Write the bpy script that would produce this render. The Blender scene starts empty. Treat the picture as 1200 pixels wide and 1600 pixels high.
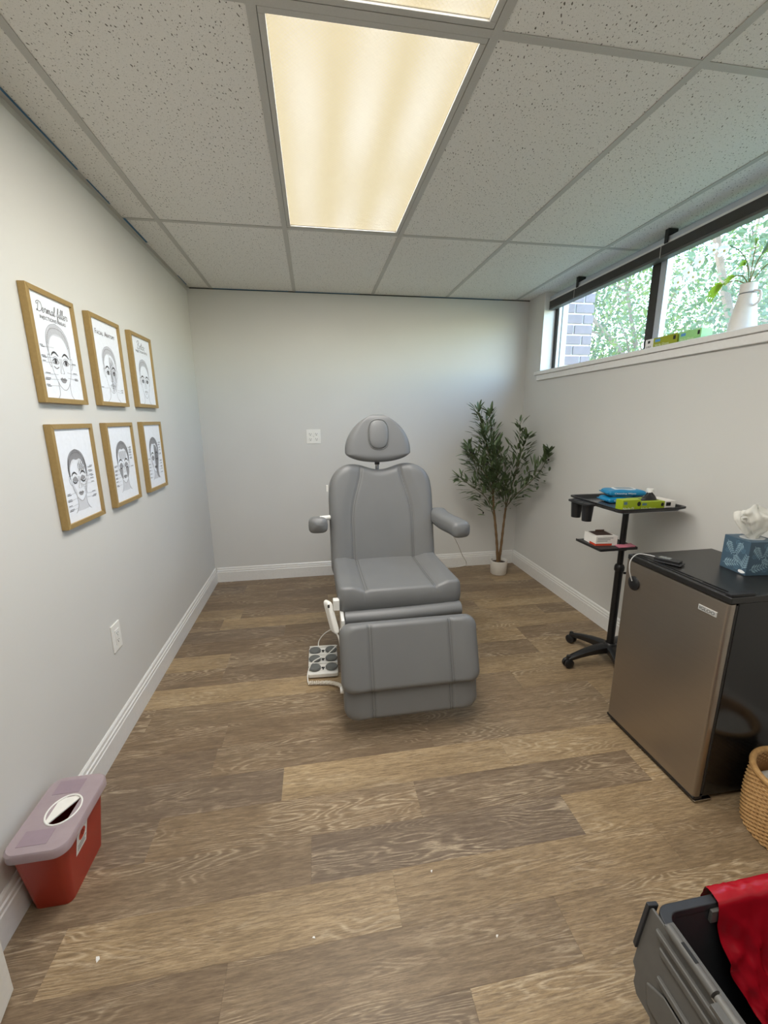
import bpy, bmesh, math, random
from mathutils import Vector, Matrix, noise
random.seed(7)
S = bpy.context.scene
COL = S.collection
PI = math.pi

# ------------------------------------------------------------------ camera
CAM_F, PITCH, YAW, ROLL, CAM_H = 650.83, .2221, .1619, -.008, 1.3743
cam = bpy.data.objects.new('camera', bpy.data.cameras.new('camera'))
COL.objects.link(cam)
fw = Vector((math.sin(YAW)*math.cos(PITCH), math.cos(YAW)*math.cos(PITCH), -math.sin(PITCH)))
rt0 = Vector((math.cos(YAW), -math.sin(YAW), 0)); up0 = rt0.cross(fw)
rt = math.cos(ROLL)*rt0 + math.sin(ROLL)*up0
up = -math.sin(ROLL)*rt0 + math.cos(ROLL)*up0
cam.matrix_world = Matrix(((rt.x, up.x, -fw.x, 0), (rt.y, up.y, -fw.y, 0), (rt.z, up.z, -fw.z, CAM_H), (0, 0, 0, 1)))
cam.data.sensor_fit = 'VERTICAL'; cam.data.sensor_height = 36; cam.data.sensor_width = 27
cam.data.lens = CAM_F/1600*36
cam.data.clip_start = .01
S.camera = cam

# ------------------------------------------------------------------ world, sun, exposure
SKY_STRENGTH, SUN_STRENGTH, PANEL_W, EXPOSURE = 2.2, 6.0, 22.5, 0.0
w = bpy.data.worlds.new('world'); S.world = w; w.use_nodes = True
nt = w.node_tree
sky = nt.nodes.new('ShaderNodeTexSky'); sky.sky_type = 'NISHITA'; sky.sun_disc = False
sky.sun_elevation = math.radians(55); sky.sun_rotation = math.radians(-60)
sky.air_density = 1.3; sky.dust_density = .6; sky.ozone_density = 2.0
bgn = nt.nodes['Background']; bgn.inputs[1].default_value = SKY_STRENGTH
nt.links.new(sky.outputs[0], bgn.inputs[0])
sun = bpy.data.objects.new('sun', bpy.data.lights.new('sun', 'SUN')); COL.objects.link(sun)
sun.data.energy = SUN_STRENGTH; sun.data.angle = .01; sun.data.color = (1, .95, .86)
sd = Vector((-.45, .55, .95)).normalized()
sun.rotation_euler = sd.to_track_quat('Z', 'Y').to_euler()
sun.location = (-3, 4, 8)
S.view_settings.view_transform = 'Standard'; S.view_settings.look = 'None'
S.view_settings.gamma = 1; S.view_settings.use_curve_mapping = False
S.view_settings.exposure = EXPOSURE

# ------------------------------------------------------------------ materials
def sl(h):  # srgb 0-255 tuple -> linear
    return tuple(((c/255)/12.92 if c/255 <= .04045 else ((c/255+.055)/1.055)**2.4) for c in h)
class N:
    def __init__(s, name):
        s.m = bpy.data.materials.new(name); s.m.use_nodes = True; s.t = s.m.node_tree
        s.b = s.t.nodes['Principled BSDF']; s.out = s.t.nodes['Material Output']
    def n(s, typ, **kw):
        x = s.t.nodes.new('ShaderNode'+typ)
        for k, v in kw.items(): setattr(x, k, v)
        return x
    def l(s, a, b): s.t.links.new(a, b)
    def math(s, op, a, b=None, c=None):
        x = s.n('Math', operation=op)
        for i, v in enumerate((a, b, c)):
            if v is None: continue
            if isinstance(v, (int, float)): x.inputs[i].default_value = v
            else: s.l(v, x.inputs[i])
        return x.outputs[0]
    def mix(s, f, a, b):
        x = s.n('Mix', data_type='RGBA')
        for sock, v in ((x.inputs[0], f), (x.inputs[6], a), (x.inputs[7], b)):
            if isinstance(v, (int, float)): sock.default_value = v
            elif isinstance(v, tuple): sock.default_value = (*v, 1) if len(v) == 3 else v
            else: s.l(v, sock)
        return x.outputs[2]
    def coord(s, scale=(1, 1, 1), out='Object', rnd=False):
        tc = s.n('TexCoord'); mp = s.n('Mapping'); mp.inputs['Scale'].default_value = scale
        if rnd:
            oi = s.n('ObjectInfo'); v = s.n('Vector' + 'Math', operation='ADD')
            r = s.math('MULTIPLY', oi.outputs['Random'], 37.0)
            s.l(tc.outputs[out], v.inputs[0]); s.l(r, v.inputs[1]); s.l(v.outputs[0], mp.inputs[0])
        else: s.l(tc.outputs[out], mp.inputs[0])
        return mp.outputs[0]
    def noise(s, vec, scale, detail=3, rough=.5, dist=0):
        x = s.n('TexNoise'); x.inputs['Scale'].default_value = scale; x.inputs['Detail'].default_value = detail
        x.inputs['Roughness'].default_value = rough; x.inputs['Distortion'].default_value = dist
        if vec is not None: s.l(vec, x.inputs['Vector'])
        return x.outputs[0]
    def ramp(s, f, pts):
        x = s.n('ValToRGB'); cr = x.color_ramp
        while len(cr.elements) < len(pts): cr.elements.new(.5)
        for e, (p, c) in zip(cr.elements, pts):
            e.position = p; e.color = (*c, 1) if isinstance(c, tuple) else (c, c, c, 1)
        s.l(f, x.inputs[0]); return x.outputs[0]
    def bump(s, h, strength=.2, dist=.002):
        x = s.n('Bump'); x.inputs['Strength'].default_value = strength; x.inputs['Distance'].default_value = dist
        s.l(h, x.inputs['Height']); s.l(x.outputs[0], s.b.inputs['Normal'])
    def set(s, color=None, rough=None, metal=None, **kw):
        for k, v in (('Base Color', color), ('Roughness', rough), ('Metallic', metal), *[(k.replace('_', ' '), v) for k, v in kw.items()]):
            if v is None: continue
            sock = s.b.inputs[k]
            if isinstance(v, tuple): sock.default_value = (*v, 1) if len(v) == 3 else v
            elif isinstance(v, (int, float)): sock.default_value = v
            else: s.l(v, sock)
        return s

MATS = {}
def plain(name, rgb, rough=.5, metal=0, nscale=60, namt=.06, bump=.05, **kw):
    """procedural material: base tone with a slight noise mottling and fine relief"""
    if name in MATS: return MATS[name]
    a = N(name); c = sl(rgb)
    v = a.coord(); f = a.noise(v, nscale, 3)
    col = a.mix(f, tuple(x*(1-namt) for x in c), tuple(min(1, x*(1+namt)) for x in c))
    a.set(col, rough, metal, **kw)
    if bump: a.bump(f, bump, .001)
    MATS[name] = a.m; return a.m

def mat_wall():
    a = N('wall_paint'); v = a.coord()
    f = a.noise(v, 2.2, 2); g = a.noise(v, 260, 2)
    c = a.mix(f, sl((207, 206, 202)), sl((214, 213, 209)))
    a.set(c, .55); a.b.inputs['Specular IOR Level'].default_value = .25; a.bump(g, .12, .0008); return a.m
def mat_wood():
    a = N('plank_vinyl')
    oi = a.n('ObjectInfo')
    v = a.coord((1, 1, 1), rnd=True)
    def sc(vec, s):
        m = a.n('Mapping'); m.inputs['Scale'].default_value = s; a.l(vec, m.inputs[0]); return m.outputs[0]
    streak = a.noise(sc(v, (1.6, 26, 1)), 2.2, 6, .65, .3)
    fine = a.noise(sc(v, (13, 150, 1)), 2.2, 4, .7, .2)
    field = a.noise(sc(v, (1.1, 7.5, 1)), 1.25, 2, .45, .25)
    rings = a.math('SINE', a.math('MULTIPLY', field, 210.0))
    rings = a.math('POWER', a.math('MULTIPLY_ADD', rings, .5, .5), 3.0)
    mask = a.noise(sc(v, (1.5, 5, 1)), 1.6, 2, .5)
    mask = a.ramp(mask, [(.44, 0.0), (.6, 1.0)])
    breakup = a.ramp(fine, [(.34, 0.0), (.6, 1.0)])
    lime = a.math('MULTIPLY', a.math('MULTIPLY', rings, mask), breakup)
    tone = a.n('SeparateColor'); a.l(oi.outputs['Color'], tone.inputs[0])
    light = a.mix(streak, sl((148, 122, 89)), sl((208, 182, 140)))
    dark = a.mix(streak, sl((97, 79, 62)), sl((152, 128, 102)))
    base = a.mix(tone.outputs[0], dark, light)
    grey = a.mix(a.math('MULTIPLY', tone.outputs[1], .55), base, sl((118, 106, 95)))
    mid = a.noise(sc(v, (5, 62, 1)), 2.2, 5, .7, .4)
    c = a.mix(a.math('MULTIPLY', a.ramp(mid, [(.36, 1.0), (.56, 0.0)]), .42), grey, sl((84, 69, 54)))
    c = a.mix(a.math('MULTIPLY', a.ramp(mid, [(.52, 0.0), (.72, 1.0)]), .3), c, sl((196, 178, 150)))
    c = a.mix(a.math('MULTIPLY', a.ramp(fine, [(.38, 1.0), (.56, 0.0)]), .45), c, sl((84, 68, 53)))
    c = a.mix(a.math('MULTIPLY', lime, .75), c, sl((203, 184, 155)))
    big = a.noise(sc(v, (1.2, 4, 1)), 1.5, 2, .5)
    c = a.mix(a.math('MULTIPLY', a.ramp(big, [(.4, 0.0), (.72, 1.0)]), .4), c, sl((98, 82, 66)))
    # knots
    vo = a.n('TexVoronoi'); vo.inputs['Scale'].default_value = 1.5; a.l(sc(v, (1.3, 3.0, 1)), vo.inputs['Vector'])
    kn = a.ramp(vo.outputs['Distance'], [(.0, 1.0), (.11, 0.0)])
    c = a.mix(a.math('MULTIPLY', kn, .55), c, sl((70, 54, 40)))
    a.set(c, a.math('MULTIPLY_ADD', fine, .15, .38)); a.b.inputs['Specular IOR Level'].default_value = .35
    a.bump(a.math('ADD', fine, lime), .15, .0012); return a.m
def mat_tile():
    a = N('acoustic_tile')
    tc = a.n('TexCoord'); geo = a.n('NewGeometry')
    mp = a.n('Mapping'); mp.inputs['Scale'].default_value = (1, .62, 1); a.l(geo.outputs['Position'], mp.inputs[0])
    nz = a.noise(mp.outputs[0], 60, 2); vadd = a.n('VectorMath', operation='MULTIPLY_ADD')
    cmb = a.n('CombineXYZ'); a.l(nz, cmb.inputs[0]); a.l(nz, cmb.inputs[1])
    a.l(cmb.outputs[0], vadd.inputs[0]); vadd.inputs[1].default_value = (.014, .014, 0); a.l(mp.outputs[0], vadd.inputs[2])
    def spots(scale, thr, gate):
        vo = a.n('TexVoronoi', voronoi_dimensions='2D'); vo.inputs['Scale'].default_value = scale
        a.l(vadd.outputs[0], vo.inputs['Vector'])
        sp = a.n('SeparateColor'); a.l(vo.outputs['Color'], sp.inputs[0])
        g = a.math('GREATER_THAN', sp.outputs[0], gate)
        th = a.math('MULTIPLY_ADD', sp.outputs[1], thr, thr*.45)
        d = a.math('LESS_THAN', vo.outputs['Distance'], th)
        return a.math('MULTIPLY', d, g)
    s1 = spots(92, .115, .42); s2 = spots(210, .13, .6)
    sp = a.math('MAXIMUM', s1, a.math('MULTIPLY', s2, .55))
    n2 = a.noise(mp.outputs[0], 420, 2)
    base = a.mix(n2, sl((222, 220, 214)), sl((238, 236, 231)))
    c = a.mix(sp, base, sl((112, 108, 100)))
    a.set(c, .9); a.b.inputs['Specular IOR Level'].default_value = .1
    a.bump(a.math('SUBTRACT', a.math('MULTIPLY', n2, .3), sp), .5, .002); return a.m
def mat_diffuser():
    a = N('prismatic_diffuser'); v = a.coord()
    sx = a.n('SeparateXYZ'); a.l(v, sx.inputs[0])
    # three tubes behind the lens plus the small prisms
    band = a.math('MULTIPLY_ADD', a.math('COSINE', a.math('MULTIPLY', sx.outputs[0], 2*PI/.185)), .5, .5)
    band = a.math('MULTIPLY', band, a.ramp(a.noise(v, 1.6, 1), [(.3, .2), (.75, 1.0)]))
    vo = a.n('TexVoronoi', voronoi_dimensions='2D'); vo.inputs['Scale'].default_value = 105; vo.inputs['Randomness'].default_value = 0
    r = a.n('Mapping'); r.inputs['Rotation'].default_value = (0, 0, PI/4); a.l(v, r.inputs[0]); a.l(r.outputs[0], vo.inputs['Vector'])
    pr = a.ramp(vo.outputs['Distance'], [(.25, 1.0), (.62, .0)])
    c = a.mix(band, sl((226, 211, 174)), sl((255, 250, 236)))
    c = a.mix(a.math('MULTIPLY', a.math('SUBTRACT', 1.0, pr), .3), c, sl((198, 180, 140)))
    a.set(sl((225, 215, 190)), .35)
    a.l(c, a.b.inputs['Emission Color']); a.b.inputs['Emission Strength'].default_value = .78
    a.bump(pr, .3, .002); return a.m
def mat_leather():
    a = N('grey_leather'); v = a.coord()
    f = a.noise(v, 5, 2); g = a.n('TexVoronoi'); g.inputs['Scale'].default_value = 420; a.l(v, g.inputs['Vector'])
    c = a.mix(f, sl((110, 111, 112)), sl((119, 120, 120)))
    a.set(c, .42); a.b.inputs['Specular IOR Level'].default_value = .45
    a.bump(g.outputs['Distance'], .12, .0006); return a.m
def mat_steel():
    a = N('brushed_dark_steel'); v = a.coord((1, 1, 300)); f = a.noise(v, 3, 3)
    c = a.mix(f, sl((160, 150, 138)), sl((172, 162, 150)))
    a.set(c, a.math('MULTIPLY_ADD', f, .1, .3), .9); a.bump(f, .04, .0004); return a.m
def mat_leaf(name, c1, c2, sheen=.45, trans=0.0):
    a = N(name); v = a.coord(); f = a.noise(v, 9, 2)
    c = a.mix(f, sl(c1), sl(c2)); a.set(c, sheen)
    if trans:
        tr = a.n('BsdfTranslucent'); a.l(c, tr.inputs[0]); mx = a.n('MixShader'); mx.inputs[0].default_value = trans
        a.l(a.b.outputs[0], mx.inputs[1]); a.l(tr.outputs[0], mx.inputs[2]); a.l(mx.outputs[0], a.out.inputs[0])
    return a.m
def mat_glass():
    a = N('hazy_window_glass'); v = a.coord()
    t = a.n('BsdfTransparent'); t.inputs[0].default_value = (.96, .985, .98, 1)
    g = a.n('BsdfGlossy'); g.inputs['Roughness'].default_value = .02
    lw = a.n('LayerWeight'); lw.inputs[0].default_value = .5
    fr = a.math('MULTIPLY_ADD', a.math('POWER', lw.outputs['Facing'], 5.0), .8, .03)
    d = a.n('BsdfTranslucent'); d.inputs[0].default_value = (.93, .97, 1, 1)  # whitish haze mixed into the pane to imitate a washed-out reflection
    m1 = a.n('MixShader'); a.l(a.ramp(a.noise(v, 1.7, 4), [(.3, .01), (.8, .06)]), m1.inputs[0])
    a.l(t.outputs[0], m1.inputs[1]); a.l(d.outputs[0], m1.inputs[2])
    m2 = a.n('MixShader'); a.l(fr, m2.inputs[0]); a.l(m1.outputs[0], m2.inputs[1]); a.l(g.outputs[0], m2.inputs[2])
    a.l(m2.outputs[0], a.out.inputs[0]); return a.m
def mat_wicker():
    a = N('wicker'); v = a.coord(); f = a.noise(v, 70, 3)
    a.set(a.mix(f, sl((150, 108, 60)), sl((208, 168, 112))), .6); a.bump(f, .3, .002); return a.m
def mat_clearlid():
    a = N('frosted_lid'); v = a.coord(); f = a.noise(v, 30, 3)
    a.set(a.mix(f, sl((172, 156, 162)), sl((186, 170, 174))), .38)
    tr = a.n('BsdfTransparent'); tr.inputs[0].default_value = (.98, .9, .9, 1)
    mx = a.n('MixShader'); mx.inputs[0].default_value = .22
    a.l(a.b.outputs[0], mx.inputs[1]); a.l(tr.outputs[0], mx.inputs[2]); a.l(mx.outputs[0], a.out.inputs[0]); return a.m
def mat_tissue():
    a = N('tissue_paper'); v = a.coord(); f = a.noise(v, 50, 3)
    a.set(a.mix(f, sl((232, 230, 222)), sl((250, 249, 244))), .8)
    tr = a.n('BsdfTranslucent'); tr.inputs[0].default_value = (.9, .9, .86, 1); mx = a.n('MixShader'); mx.inputs[0].default_value = .35
    a.l(a.b.outputs[0], mx.inputs[1]); a.l(tr.outputs[0], mx.inputs[2]); a.l(mx.outputs[0], a.out.inputs[0]); return a.m

WALL, WOOD, TILE, DIFF, LEATHER, STEEL, GLASS, WICKER, CLEARLID, TISSUE = (mat_wall(), mat_wood(), mat_tile(), mat_diffuser(), mat_leather(), mat_steel(), mat_glass(), mat_wicker(), mat_clearlid(), mat_tissue())
TRIMW = plain('white_trim_paint', (226, 225, 222), .35)
TEE = plain('ceiling_grid_metal', (186, 184, 178), .5, nscale=200)
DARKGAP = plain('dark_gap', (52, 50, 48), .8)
TAPE = plain('blue_painters_tape', (56, 106, 140), .7)
WPLAST = plain('white_plastic', (236, 235, 230), .35)
WMETAL = plain('white_enamel_metal', (226, 226, 222), .3)
BPLAST = plain('black_plastic', (26, 26, 28), .4)
BMETAL = plain('black_powder_coat', (22, 22, 23), .42, nscale=400)
BGLOSS = plain('black_gloss_enamel', (20, 21, 23), .16)
CHROME = plain('chrome', (205, 205, 205), .18, 1)
GOLD = plain('gold_frame', (172, 144, 92), .42, .35, nscale=120, namt=.12)
PAPER = plain('print_paper', (236, 240, 248), .4)
INK = plain('pencil_ink', (66, 64, 66), .8)
INKL = plain('pencil_soft', (150, 150, 154), .8)
INKM = plain('pencil_mid', (108, 106, 108), .8)
INKV = plain('pencil_faint', (208, 210, 217), .8)
SOIL = plain('dark_soil', (62, 48, 36), .9, nscale=90, namt=.4, bump=.6)
POTW = plain('white_ceramic', (226, 222, 214), .45)
BARK = plain('olive_bark', (118, 92, 62), .8, nscale=45, namt=.35, bump=.5)
BARKX = plain('tree_bark', (128, 108, 90), .85, nscale=20, namt=.3, bump=.5)
LEAF = mat_leaf('olive_leaf', (62, 80, 50), (108, 126, 86), .42)
TREELEAF = mat_leaf('tree_leaf', (56, 82, 24), (122, 142, 50), .45, .45)
TREELEAF2 = mat_leaf('tree_leaf_cool', (46, 72, 38), (102, 126, 76), .4, .4)
PALM = mat_leaf('palm_leaf', (96, 138, 30), (160, 190, 60), .35, .4)
PETAL = mat_leaf('white_petal', (236, 240, 236), (250, 252, 250), .6, .6)
BRICK = plain('grey_purple_brick', (138, 122, 126), .85, nscale=30, namt=.2, bump=.4)
MORTAR = plain('pale_mortar', (240, 236, 230), .9, nscale=80, namt=.1, bump=.4)
BRONZE = plain('dark_bronze_frame', (58, 56, 54), .45, .2)
ALU = plain('grey_aluminium', (190, 196, 204), .4, .3)
SLAT = plain('grey_blind_slat', (84, 83, 80), .45)
REDP = plain('red_polypropylene', (172, 50, 30), .4, nscale=30)
REDBAG = plain('red_bag_film', (168, 20, 36), .22, nscale=40, Transmission_Weight=.0)
LIME = plain('lime_carton', (156, 176, 28), .5)
LIMEP = plain('pale_green_carton', (150, 205, 130), .5)
OLIVEC = plain('olive_carton', (150, 158, 30), .5)
CARDW = plain('white_card', (232, 228, 222), .6)
REDINK = plain('red_print', (206, 70, 46), .6)
BLUEP = plain('blue_film_pack', (24, 128, 176), .3, nscale=25, namt=.15)
BLUEL = plain('light_blue_print', (150, 205, 232), .4)
WHITEPR = plain('white_print', (246, 248, 250), .5)
BLKPR = plain('black_print', (24, 24, 24), .6)
PINK = plain('pink_film', (206, 120, 140), .35)
TBLUE = plain('tissue_box_blue', (68, 92, 110), .5)
TLEAF = plain('tissue_box_leaf', (138, 166, 180), .55)
TLEAFD = plain('tissue_box_leaf_dim', (84, 116, 136), .55)
TOTE = plain('grey_tote_plastic', (96, 95, 92), .5, nscale=35, namt=.12)
TOTED = plain('dark_tote_plastic', (50, 52, 56), .5, nscale=35, namt=.12)
PEDALG = plain('grey_rubber', (102, 105, 104), .6)
GROUND = plain('outdoor_ground', (96, 108, 70), .95, nscale=4, namt=.3)
DOORW = plain('door_paint', (228, 225, 216), .4)
TAPEG = plain('lilac_label', (150, 132, 142), .5)

# ------------------------------------------------------------------ mesh helpers
class MB:
    def __init__(s): s.v = []; s.f = []
    def add(s, vs, fs):
        o = len(s.v); s.v += [tuple(p) for p in vs]; s.f += [tuple(i+o for i in f) for f in fs]; return s
    def box(s, x0, x1, y0, y1, z0, z1):
        return s.add([(x0,y0,z0),(x1,y0,z0),(x1,y1,z0),(x0,y1,z0),(x0,y0,z1),(x1,y0,z1),(x1,y1,z1),(x0,y1,z1)],
                     [(3,2,1,0),(4,5,6,7),(0,1,5,4),(1,2,6,5),(2,3,7,6),(3,0,4,7)])
    def tube(s, path, r, n=8, caps=True, closed=False):
        path = [Vector(p) for p in path]; m = len(path)
        rs = r if isinstance(r, (list, tuple)) else [r]*m
        o = len(s.v); prev = None
        for i, p in enumerate(path):
            if closed: t = path[(i+1) % m]-path[i-1]
            else: t = (path[min(i+1, m-1)]-path[max(i-1, 0)])
            t.normalize()
            if prev is None:
                a = Vector((0,0,1)) if abs(t.z) < .9 else Vector((1,0,0)); nrm = t.cross(a).normalized()
            else:
                nrm = prev-t*prev.dot(t); nrm.normalize()
            prev = nrm; b = t.cross(nrm)
            for k in range(n):
                a = 2*PI*k/n; s.v.append(tuple(p+rs[i]*(math.cos(a)*nrm+math.sin(a)*b)))
        for i in range(m if closed else m-1):
            j = (i+1) % m
            for k in range(n):
                k2 = (k+1) % n; s.f.append((o+i*n+k, o+i*n+k2, o+j*n+k2, o+j*n+k))
        if caps and not closed:
            s.f.append(tuple(o+k for k in range(n))[::-1]); s.f.append(tuple(o+(m-1)*n+k for k in range(n)))
        return s
    def lathe(s, prof, c=(0,0,0), n=28, axis='z', sx=1, sy=1, cap=True):
        o = len(s.v); m = len(prof)
        for r, h in prof:
            for k in range(n):
                a = 2*PI*k/n; x, y = r*math.cos(a)*sx, r*math.sin(a)*sy
                p = (x, y, h) if axis == 'z' else ((h, x, y) if axis == 'x' else (y, h, x))
                s.v.append((p[0]+c[0], p[1]+c[1], p[2]+c[2]))
        for i in range(m-1):
            for k in range(n):
                k2 = (k+1) % n; s.f.append((o+i*n+k, o+i*n+k2, o+(i+1)*n+k2, o+(i+1)*n+k))
        if cap:
            s.f.append(tuple(o+k for k in range(n))[::-1]); s.f.append(tuple(o+(m-1)*n+k for k in range(n)))
        return s
    def prism(s, poly, z0, z1, fn=lambda x, y, z: (x, y, z)):
        n = len(poly); o = len(s.v)
        for z in (z0, z1):
            for x, y in poly: s.v.append(tuple(fn(x, y, z)))
        s.f.append(tuple(o+i for i in range(n))[::-1]); s.f.append(tuple(o+n+i for i in range(n)))
        for i in range(n):
            j = (i+1) % n; s.f.append((o+i, o+j, o+n+j, o+n+i))
        return s
    def grid(s, nu, nv, fn, wrap=False):
        o = len(s.v)
        for j in range(nv+1):
            for i in range(nu+(0 if wrap else 1)): s.v.append(tuple(fn(i/nu, j/nv)))
        W = nu if wrap else nu+1
        for j in range(nv):
            for i in range(nu):
                i2 = (i+1) % W; s.f.append((o+j*W+i, o+j*W+i2, o+(j+1)*W+i2, o+(j+1)*W+i))
        return s
    def xf(s, M): s.v = [tuple(M @ Vector(p)) for p in s.v]; return s
    def mp(s, fn): s.v = [tuple(fn(*p)) for p in s.v]; return s

def wloc(o):
    v = Vector((0,0,0))
    while o: v = v + o.location; o = o.parent
    return v
def obj(name, mb, mat, parent=None, bevel=0, seg=2, smooth=True, angle=35, sub=0, origin=None, fixn=True):
    """links one mesh object; vertices are given in world space"""
    me = bpy.data.meshes.new(name)
    off = wloc(parent)
    if origin is not None: off = Vector(origin)
    me.from_pydata([(v[0]-off.x, v[1]-off.y, v[2]-off.z) for v in mb.v], [], mb.f)
    if fixn:
        bm = bmesh.new(); bm.from_mesh(me); bmesh.ops.recalc_face_normals(bm, faces=bm.faces); bm.to_mesh(me); bm.free()
    me.materials.append(mat)
    if smooth:
        me.shade_smooth(); me.set_sharp_from_angle(angle=math.radians(angle))
    o = bpy.data.objects.new(name, me); COL.objects.link(o)
    if parent: o.parent = parent; o.location = off - wloc(parent)
    else: o.location = off
    if bevel:
        b = o.modifiers.new('bevel', 'BEVEL'); b.width = bevel; b.segments = seg; b.limit_method = 'ANGLE'; b.harden_normals = True
    if sub:
        d = o.modifiers.new('sub', 'SUBSURF'); d.levels = sub; d.render_levels = sub
    return o
def tag(o, label=None, cat=None, group=None, kind=None):
    if label: o['label'] = label
    if cat: o['category'] = cat
    if group: o['group'] = group
    if kind: o['kind'] = kind
    return o
def thing(name, loc, label, cat, group=None):
    o = bpy.data.objects.new(name, None); COL.objects.link(o); o.location = loc; o.empty_display_size = .05
    return tag(o, label, cat, group)
def struct(name, mb, mat, label=None, cat=None, bevel=0, origin=None, **k):
    return tag(obj(name, mb, mat, bevel=bevel, origin=origin, **k), label, cat, kind='structure')
def box(*a): return MB().box(*a)
def rrect(x0, x1, y0, y1, r, n=6):
    out = []
    for cx, cy, a0 in ((x1-r, y1-r, 0), (x0+r, y1-r, PI/2), (x0+r, y0+r, PI), (x1-r, y0+r, 1.5*PI)):
        for k in range(n+1):
            a = a0+PI/2*k/n; out.append((cx+r*math.cos(a), cy+r*math.sin(a)))
    return out
def cat_rom(pts, n=8, closed=False):
    P = [Vector(p) if len(p) == 3 else Vector((p[0], p[1], 0)) for p in pts]; m = len(P); out = []
    for i in range(m if closed else m-1):
        if closed: p0, p1, p2, p3 = P[i-1], P[i], P[(i+1) % m], P[(i+2) % m]
        else: p0, p1, p2, p3 = P[max(i-1,0)], P[i], P[i+1], P[min(i+2,m-1)]
        for k in range(n):
            t = k/n
            out.append(.5*((2*p1)+(p2-p0)*t+(2*p0-5*p1+4*p2-p3)*t*t+(3*p1-p0-3*p2+p3)*t**3))
    if not closed: out.append(P[-1])
    return out
def smooth(a, b, x):
    t = max(0, min(1, (x-a)/(b-a))); return t*t*(3-2*t)
def text_mb(txt, width=None, height=None, extrude=0):
    """flat lettering from the built-in font, as mesh data in the xy plane, origin bottom left"""
    cu = bpy.data.curves.new('t', 'FONT'); cu.body = txt; cu.resolution_u = 3; cu.extrude = extrude
    o = bpy.data.objects.new('t', cu); COL.objects.link(o)
    dg = bpy.context.evaluated_depsgraph_get(); me = bpy.data.meshes.new_from_object(o.evaluated_get(dg))
    mb = MB(); mb.add([v.co[:] for v in me.vertices], [tuple(p.vertices) for p in me.polygons])
    bpy.data.objects.remove(o); bpy.data.curves.remove(cu); bpy.data.meshes.remove(me)
    xs = [v[0] for v in mb.v]; ys = [v[1] for v in mb.v]
    w_, h_ = max(xs)-min(xs), max(ys)-min(ys)
    kx = (width/w_) if width else height/h_; ky = (height/h_) if height else kx
    if not width: kx = ky
    x0, y0 = min(xs), min(ys)
    mb.v = [((x-x0)*kx, (y-y0)*ky, z) for x, y, z in mb.v]; return mb

def pad(a, b, T, r, frame, e0=.82, expo=2.5, relief=None, warp=None, back=1.0, fine=False, seam=None):
    """upholstered pad: rounded rectangle 2a x 2b, thickness T, frame=(origin, ex, ey, ez)"""
    s = [i/14*.8 for i in range(14)] + [.8+i/8*.2 for i in range(9)]
    u = [-x for x in s[:0:-1]] + s
    s2 = [i/60*.9 for i in range(60)] + [.9+i/8*.1 for i in range(9)] if fine else s
    uu_ = [-x for x in s2[:0:-1]] + s2
    n = len(u); nu = len(uu_); O, ex, ey, ez = [Vector(x) for x in frame]; mb = MB()
    def pt(uu, vv, sgn):
        e = max(abs(uu), abs(vv)); px, py = a*uu, b*vv; re = max(0, r-(1-e)*min(a, b)); ax, by = a*e, b*e
        if re > 0 and abs(px) > ax-re and abs(py) > by-re and e > 0:
            cx, cy = math.copysign(ax-re, px), math.copysign(by-re, py); d = Vector((px-cx, py-cy))
            if d.length > 1e-9: d = d.normalized()*re; px, py = cx+d.x, cy+d.y
        # rim distance in metres for an even round-over
        dist = min(a-abs(px), b-abs(py))
        d2 = (1-e)*min(a, b)
        R = (1-e0)*min(a, b)
        t = max(0, 1-d2/R); k = (1-t**expo)**(1/expo) if t < 1 else 0
        z = sgn*T/2*k*(1 if sgn > 0 else back)
        if sgn > 0 and relief: z += relief(px, py)*k
        if warp: px, py, z = warp(px, py, z)
        return O+ex*px+ey*py+ez*z
    idx = {}
    for sgn in (1, -1):
        for j in range(n):
            for i in range(nu):
                if sgn < 0 and (i in (0, nu-1) or j in (0, n-1)): idx[sgn,i,j] = idx[1,i,j]; continue
                idx[sgn,i,j] = len(mb.v); mb.v.append(tuple(pt(uu_[i], u[j], sgn)))
        for j in range(n-1):
            for i in range(nu-1):
                q = (idx[sgn,i,j], idx[sgn,i+1,j], idx[sgn,i+1,j+1], idx[sgn,i,j+1])
                mb.f.append(q if sgn > 0 else q[::-1])
    if seam:   # two lines of thread lying in each seam groove
        mb.seams = []
        for sgn in (-1, 1):
            for dx in (0, -.011):
                L = []
                for k in range(61):
                    vv = -.93+1.86*k/60
                    d1 = seam(b*vv)+dx
                    L.append(pt(max(-.99, min(.99, sgn*d1/a)), vv, 1)+ez*.0006)
                mb.seams.append(L)
    return mb

# ------------------------------------------------------------------ room constants
XL, XR, YF, H = -.8902, 1.8485, 3.5794, 2.3315
YN = -.02            # inner face of the near wall (the camera stands in its doorway)
GX0, T2, GY = -.7143, .6096, 2.4654
XW = 2.06            # outer face of the window wall
WY0, WY1, SILL = .85, 3.33, 1.735

# ------------------------------------------------------------------ floor
floor = struct('floor', box(XL-.1, XR+.1, YN-1.5, YF+.1, -.06, -.004), plain('floor_screed', (70, 60, 50), .9), 'grey brown wood plank floor of the treatment room', 'floor', origin=(0,0,0))
PW, PL, Y0 = .1525, .914, .853
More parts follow.
